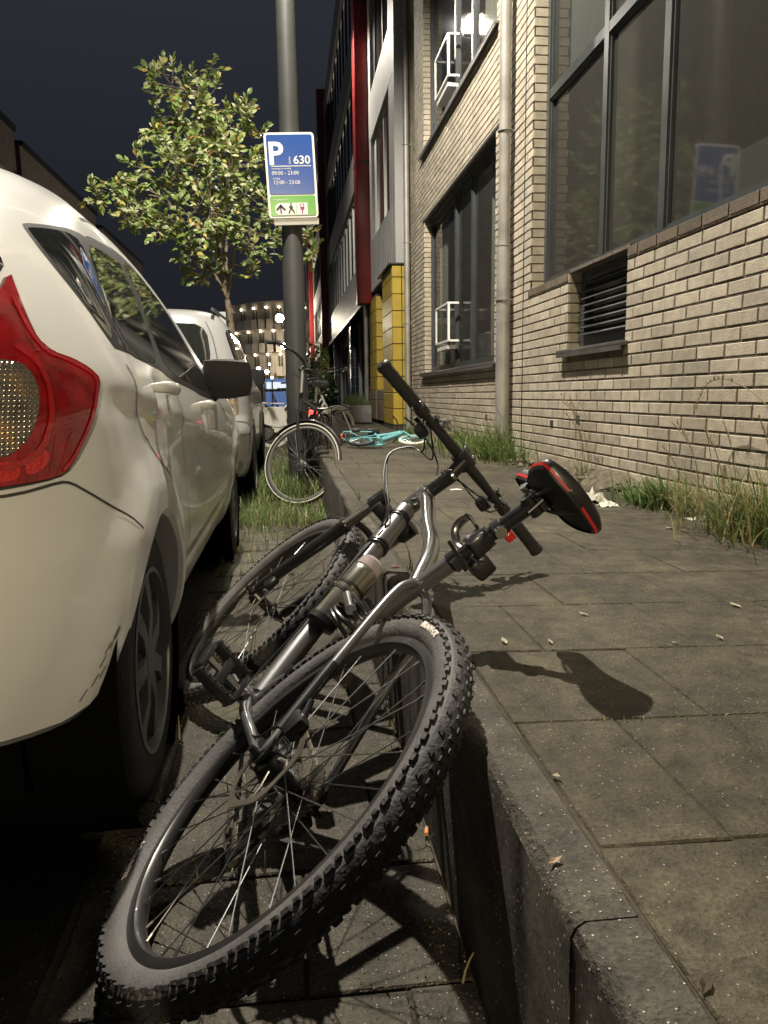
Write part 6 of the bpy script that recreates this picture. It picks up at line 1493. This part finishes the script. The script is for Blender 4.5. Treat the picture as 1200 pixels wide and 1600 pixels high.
# individual weed clumps along the wall
def clump(name,label,px_,py_,hmax,nb,spread,dry,wmin=.004,wmax=.011,seedheads=0,x=None,mat_=None,lean=(.3,1.6)):
    x=x or D-.10; pt=at_x(px_,py_,x); y=pt.y; z=pz(x)+.02
    t=thing(name,label,'plant',(x,y,z),group=None); m=MB(); m.norecalc=1
    for i in range(nb):
        a=rnd.uniform(0,2*PI); rr=abs(rnd.gauss(0,spread)); p=(min(.07,math.cos(a)*rr*.6),math.sin(a)*rr,-.03)
        hh_=hmax*rnd.uniform(.35,1)**1.2; az=rnd.uniform(PI*.5,PI*1.5) if rnd.random()<.7 else rnd.uniform(0,2*PI)
        blade(m,p,hh_,az,rnd.uniform(*lean),rnd.uniform(wmin,wmax),gtint(dry),6)
    m.build('foliage',mat_ or M_grass,t,smooth=0)
    if seedheads:
        s=MB(); s.norecalc=1
        for i in range(seedheads):
            az=rnd.uniform(PI*.6,PI*1.4); hh_=hmax*rnd.uniform(.9,1.5); p=V((rnd.uniform(-.06,.03),rnd.uniform(-spread,spread),0)); ln=rnd.uniform(.2,.6); pos=p.copy(); P=[pos.copy()]
            for k in range(8):
                a=ln*(k/7)**1.5*1.6; pos=pos+(V((0,0,1))*math.cos(a)+V((math.cos(az),math.sin(az),0))*math.sin(a))*hh_/8; P.append(pos.copy())
            s.tint=(.30,.25,.12); s.tube(P,[.0016]*8+[.0008],4)
            for k in range(16):
                q_=P[-1].lerp(P[-3],rnd.random()); blade(s,q_,rnd.uniform(.015,.03),rnd.uniform(0,6.3),rnd.uniform(.2,1.2),.0025,(.34,.27,.14),2)
        s.build('stalks',M_dry,t,smooth=0)
    return t
clump('weed_clump','tall green grass clump at the foot of the near grey downpipe',775,722,.38,950,.36,.10,seedheads=5,x=D-.16)
clump('weed_clump','low bushy grass clump left of the near downpipe, below the window',722,722,.30,700,.5,.12,seedheads=3,x=D-.14)
clump('weed_clump','broad fern-like green weed at the wall just right of the crumpled paper',1030,775,.22,420,.15,.02,.006,.014,x=D-.13,lean=(.5,1.5))
clump('weed_clump','thin dry grass stalks against the wall behind the saddle',915,720,.40,40,.10,.4,.002,.004,seedheads=7,x=D-.07)
clump('weed_clump','drooping dry grass tuft at the wall between the fern-like weed and the right picture edge',1085,775,.30,210,.14,.7,.002,.005,seedheads=5,x=D-.12,lean=(.5,1.6))
clump('weed_clump','large overgrown dry grass clump at the right edge of the picture',1185,790,.38,620,.20,.5,.002,.008,seedheads=4,x=D-.16,lean=(.4,1.5))
clump('weed_clump','small green tuft at the foot of the far downpipe',655,690,.30,120,.22,.1,x=D-.1)
# arching dead stem on the right
st=thing('dead_stem','thin arching dead plant stem leaning against the brick wall near the right edge','plant')
P=[at_x(*p,D-.09) for p in ((1240,700),(1215,660),(1190,625),(1160,603),(1130,592),(1105,600),(1092,625),(1088,640))]
q=MB(); P=cr_path(P,4); q.tube(P,[.0028-.0018*i/(len(P)-1) for i in range(len(P))],5); 
for k in range(30):
    pass
q.build('stem',mat('dead_stem_brown',(.17,.14,.08),.8),st)
q=MB(); q.norecalc=1
for k in range(60):
    p=P[rnd.randint(len(P)//2,len(P)-1)]; blade(q,p,rnd.uniform(.02,.05),rnd.uniform(1.8,4.4),rnd.uniform(1.5,2.6),.003,(.24,.20,.10),3)
q.build('seed_head',M_dry,st,smooth=0)
# shrubs by the panel building
def shrub(name,label,x,y,h,w_,seed,z0=0):
    t=thing(name,label,'shrub',(x,y,z0)); m=MB(); m.norecalc=1; R_=random.Random(seed); global leaves; keep=leaves; leaves=m
    for i in range(900):
        v=V((R_.gauss(0,1),R_.gauss(0,1),R_.gauss(0,1))).normalized()*R_.random()**.4; p=V((v.x*w_,v.y*w_,h*.55+v.z*h*.45)); p*=1+.15*noise.noise(p*2)
        leaf(p,V((R_.uniform(-1,1),R_.uniform(-1,1),R_.uniform(-.6,.8))),V((0,0,1)),R_.uniform(.07,.13),(.04*R_.uniform(.6,1.3),.07*R_.uniform(.6,1.3),.022))
    m.build('foliage',M_leaf,t,smooth=0); leaves=keep
    q=MB(); q.tube([V((0,0,-.02)),V((.03,0,h*.5))],.03,8); q.build('trunk',M_bark,t)
p=at_y(492,600,17.5); shrub('shrub','dark evergreen shrub standing by the red shafts, behind the sign post',p.x,17.5,2.1,.45,4)
p=at_y(503,640,14.5); shrub('shrub','low dark bush right of the glowing tail light',p.x+.12,15.5,1.0,.28,5,ZK-.05)
for i,(px_,py_,lb) in enumerate(((530,655,'grey planter box with low greenery nearest the tiled pier'),(556,650,'grey planter box with low greenery beside the drain stack'))):
    p=at_z(px_,py_+10,ZK); yy=p.y; t=thing('planter',lb,'planter',(1.30,14.2+i*1.5,ZK-.03))
    q=MB(); q.box(-.2,.2,-.3,.3,.03,.33,ch=.01); q.build('box',mat('planter_zinc',(.16,.16,.15),.6,.2,var=.2),t)
    q=MB(); q.norecalc=1
    for k in range(220): blade(q,(rnd.uniform(-.18,.18),rnd.uniform(-.27,.27),.30),rnd.uniform(.12,.34),rnd.uniform(0,6.3),rnd.uniform(.1,1.2),.008,gtint(.1),4)
    q.build('foliage',M_grass,t,smooth=0)
# ================================================================ litter
M_paper=mat('crumpled_paper',(.62,.60,.53),.8,bump=.4,bscale=40)
def paper(px_,py_,s,label,flat=.5):
    p=at_z(px_,py_,pz(1.2)); p.z=pz(p.x)
    t=MB(); n=9; sd0=rnd.random()*40
    for i in range(n):
        for k in range(n):
            def hgt(a,b): return V(((a/n-.5)*s*(1+.3*noise.noise(V((a,b,sd0)))),(b/n-.5)*s*.8,max(.001,s*flat*(.35+.8*noise.noise(V((a*.6,b*.6,sd0+3))))*(1-((a/n-.5)**2+(b/n-.5)**2)*2.6)+.002)))
            t.quad(hgt(i,k),hgt(i+1,k),hgt(i+1,k+1),hgt(i,k+1))
    tag(t.build('paper_scrap',M_paper,smooth=0,loc=p),label,'litter')
paper(925,782,.13,'crumpled off-white paper lying at the wall behind the saddle',.7)
paper(950,788,.09,'smaller crumpled paper right beside the larger one by the wall',.45)
paper(1092,806,.10,'flat torn white scrap below the dry grass on the right',.15)
paper(712,768,.06,'tiny flat white scrap on the pavement left of the weeds',.1)
def leafl(px_,py_,s,col,label,z=None):
    p=at_z(px_,py_,ZK if z is None else z); p.z=(pz(p.x) if p.x>XK1 else ZK if p.x>XK0 else 0)+.003; m=MB(); a=rnd.random()*6.3; d=V((math.cos(a),math.sin(a),0)); e_=V((-d.y,d.x,0)); m.tint=col
    m.add([d*-s,d*-.3*s+e_*.42*s+V((0,0,.004)),d*.4*s+e_*.36*s+V((0,0,.002)),d*s+V((0,0,.005)),d*.4*s-e_*.36*s+V((0,0,.003)),d*-.3*s-e_*.42*s+V((0,0,.002)),V((0,0,.001))],[(0,1,6),(1,2,6),(2,3,6),(3,4,6),(4,5,6),(5,0,6)]); m.norecalc=1
    o=m.build('fallen_leaf',M_dry,smooth=0,loc=p); tag(o,label,'leaf',group='fallen leaves on the pavement')
LFG='small pale fallen leaf lying flat on the pavement slabs'
for (x_,y_,s) in ((788,1001,.014),(912,954,.013),(1150,933,.018),(1045,812,.02),(762,915,.014),(1125,985,.011),(1055,996,.008),(860,1000,.009)): leafl(x_,y_,s,(.42,.38,.27),LFG)
leafl(867,1350,.009,(.5,.36,.22),'small orange-brown leaf on the kerb stone, right of the knobbly tyre'); leafl(870,1215,.008,(.5,.46,.33),'curled pale leaf at the joint between kerb and pavement'); leafl(1103,1540,.012,(.06,.04,.02),'dark curled leaf on the pavement at the bottom right corner')
leafl(620,1075,.016,(.35,.12,.05),'reddish brown leaf on the verge seen through the rear wheel',0.0)
p=at_z(666,1305,0.006); b_=thing('cigarette_end','orange cigarette end on the verge tiles beside the kerb','litter',(p.x,p.y,.008))
q=MB(); q.tube([V((0,0,0)),V((.004,.018,0))],.004,12); q.build('filter',mat('filter_orange',(.62,.24,.08),.7),b_)
q=MB(); q.tube([V((.004,.018,0)),V((.005,.024,.0))],.0038,12); q.build('ash_end',mat('ash_grey',(.2,.19,.18),.9),b_)
# grit and crumbs on the tiles
gr=MB()
for i in range(2800):
    if rnd.random()<.86: x=rnd.uniform(XS,XK0); y=rnd.uniform(.7,3.5); z=0
    else: x=rnd.uniform(XK0,1.6); y=rnd.uniform(.6,3.5); z=zground(x,y)
    s=rnd.uniform(.0006,.0024); v=rnd.uniform(.3,1); gr.tint=(.42*v,.39*v,.33*v); a=rnd.random()*6
    gr.add([(x+s*math.cos(a),y+s*math.sin(a),z),(x+s*math.cos(a+2.1),y+s*math.sin(a+2.1),z),(x+s*math.cos(a+4.2),y+s*math.sin(a+4.2),z),(x,y,z+s*1.3)],[(0,1,3),(1,2,3),(2,0,3)])
stuff(gr.build('grit',attr_mat('grit_stone',.5,0,60,.1),smooth=0),'loose bright grit scattered over the verge tiles, kerb and pavement','grit')

# ================================================================ the person taking the picture: crouched behind the viewpoint, outside the picture
M_coat=mat('dark_coat',(.03,.032,.04),.9,var=.2,vscale=6); M_skin=mat('skin',(.45,.28,.20),.5); M_jean=mat('dark_trousers',(.025,.03,.05),.9)
def skin_body(name,V_,E_,R_,m,parent):
    me=bpy.data.meshes.new(name); me.from_pydata(V_,E_,[]); o=bpy.data.objects.new(name,me); COL.objects.link(o); o.parent=parent
    bm=bmesh.new(); bm.from_mesh(me); L=bm.verts.layers.skin.verify(); bm.verts.ensure_lookup_table()
    for i,v in enumerate(bm.verts): v[L].radius=(R_[i],R_[i]) if not isinstance(R_[i],tuple) else R_[i]; v[L].use_root=(i==0)
    bm.to_mesh(me); bm.free(); me.materials.append(m); o.modifiers.new('skin','SKIN').use_smooth_shade=True; s_=o.modifiers.new('sub','SUBSURF'); s_.levels=2; s_.render_levels=2; return o
per=thing('person','crouching person in dark coat holding up a phone behind the viewpoint','person',(0,0,0))
bv=[(0,-.98,.46),(0,-.93,.62),(0,-.84,.82),(0,-.78,.97),(0,-.74,1.07),(0,-.71,1.13),(0,-.69,1.22),(0,-.675,1.30)]
be=[(0,1),(1,2),(2,3),(3,4),(4,5),(5,6),(6,7)]; br=[(.16,.13),(.15,.12),(.18,.13),(.17,.11),(.07,.07),(.055,.055),(.085,.10),(.065,.075)]
for sx in (1,-1):
    k=len(bv); bv+=[(sx*.12,-.97,.44),(sx*.20,-.62,.52),(sx*.19,-.70,.30),(sx*.17,-.84,.08),(sx*.17,-.70,.035)]; be+=[(0,k),(k,k+1),(k+1,k+2),(k+2,k+3),(k+3,k+4)]; br+=[.10,.075,.065,.045,.04]
    k=len(bv); bv+=[(sx*.19,-.78,1.00),(sx*.25,-.58,.80),(sx*.11,-.30,.84),(sx*.075,-.235,.86)]; be+=[(3,k),(k,k+1),(k+1,k+2),(k+2,k+3)]; br+=[.07,.052,.035,.03]
body=skin_body('body',bv,be,br,M_coat,per)
hv=[(0,-.665,1.235),(0,-.66,1.29),(0,-.69,1.33)]; skin_body('hair',[(0,-.74,1.22),(0,-.73,1.30),(0,-.68,1.355)],[(0,1),(1,2)],[.07,.08,.06],M_bblk,per)
fc=MB(); fc.lathe([(-.02,0),(-.018,.04),(0,.075),(.03,.07),(.05,.04),(.052,0)],20,Matrix.Translation((0,-.635,1.225))@Matrix.Rotation(0,4,'X')@Matrix.Diagonal((1,1,1.3,1))); fc.tube([(0,-.585,1.235),(0,-.568,1.215)],.011,8); 
fc.build('face',M_skin,per,smooth=60)
for sx in (1,-1):
    q=MB(); q.tube([(sx*.078,-.24,.86),(sx*.07,-.19,.865),(sx*.062,-.165,.87)],[.028,.034,.03],12,sq=.6)
    for f_ in range(4): z=.845+.018*f_; q.tube([(sx*.066,-.17,z),(sx*.055,-.125,z+.004),(sx*.035,-.105,z+.004),(sx*.02,-.112,z)],[.0095,.009,.008,.006],8)
    q.tube([(sx*.07,-.19,.875),(sx*.05,-.165,.90),(sx*.03,-.15,.895)],[.011,.010,.008],8); q.build('hand',M_skin,per,smooth=60)
ph=thing('phone','dark mobile phone held up behind the viewpoint, out of the picture','phone',(0,-.135,.87)); q=MB(); q.box(-.036,.036,-.004,.004,-.075,.075,ch=.003); q.build('phone_body',M_bblk,ph)
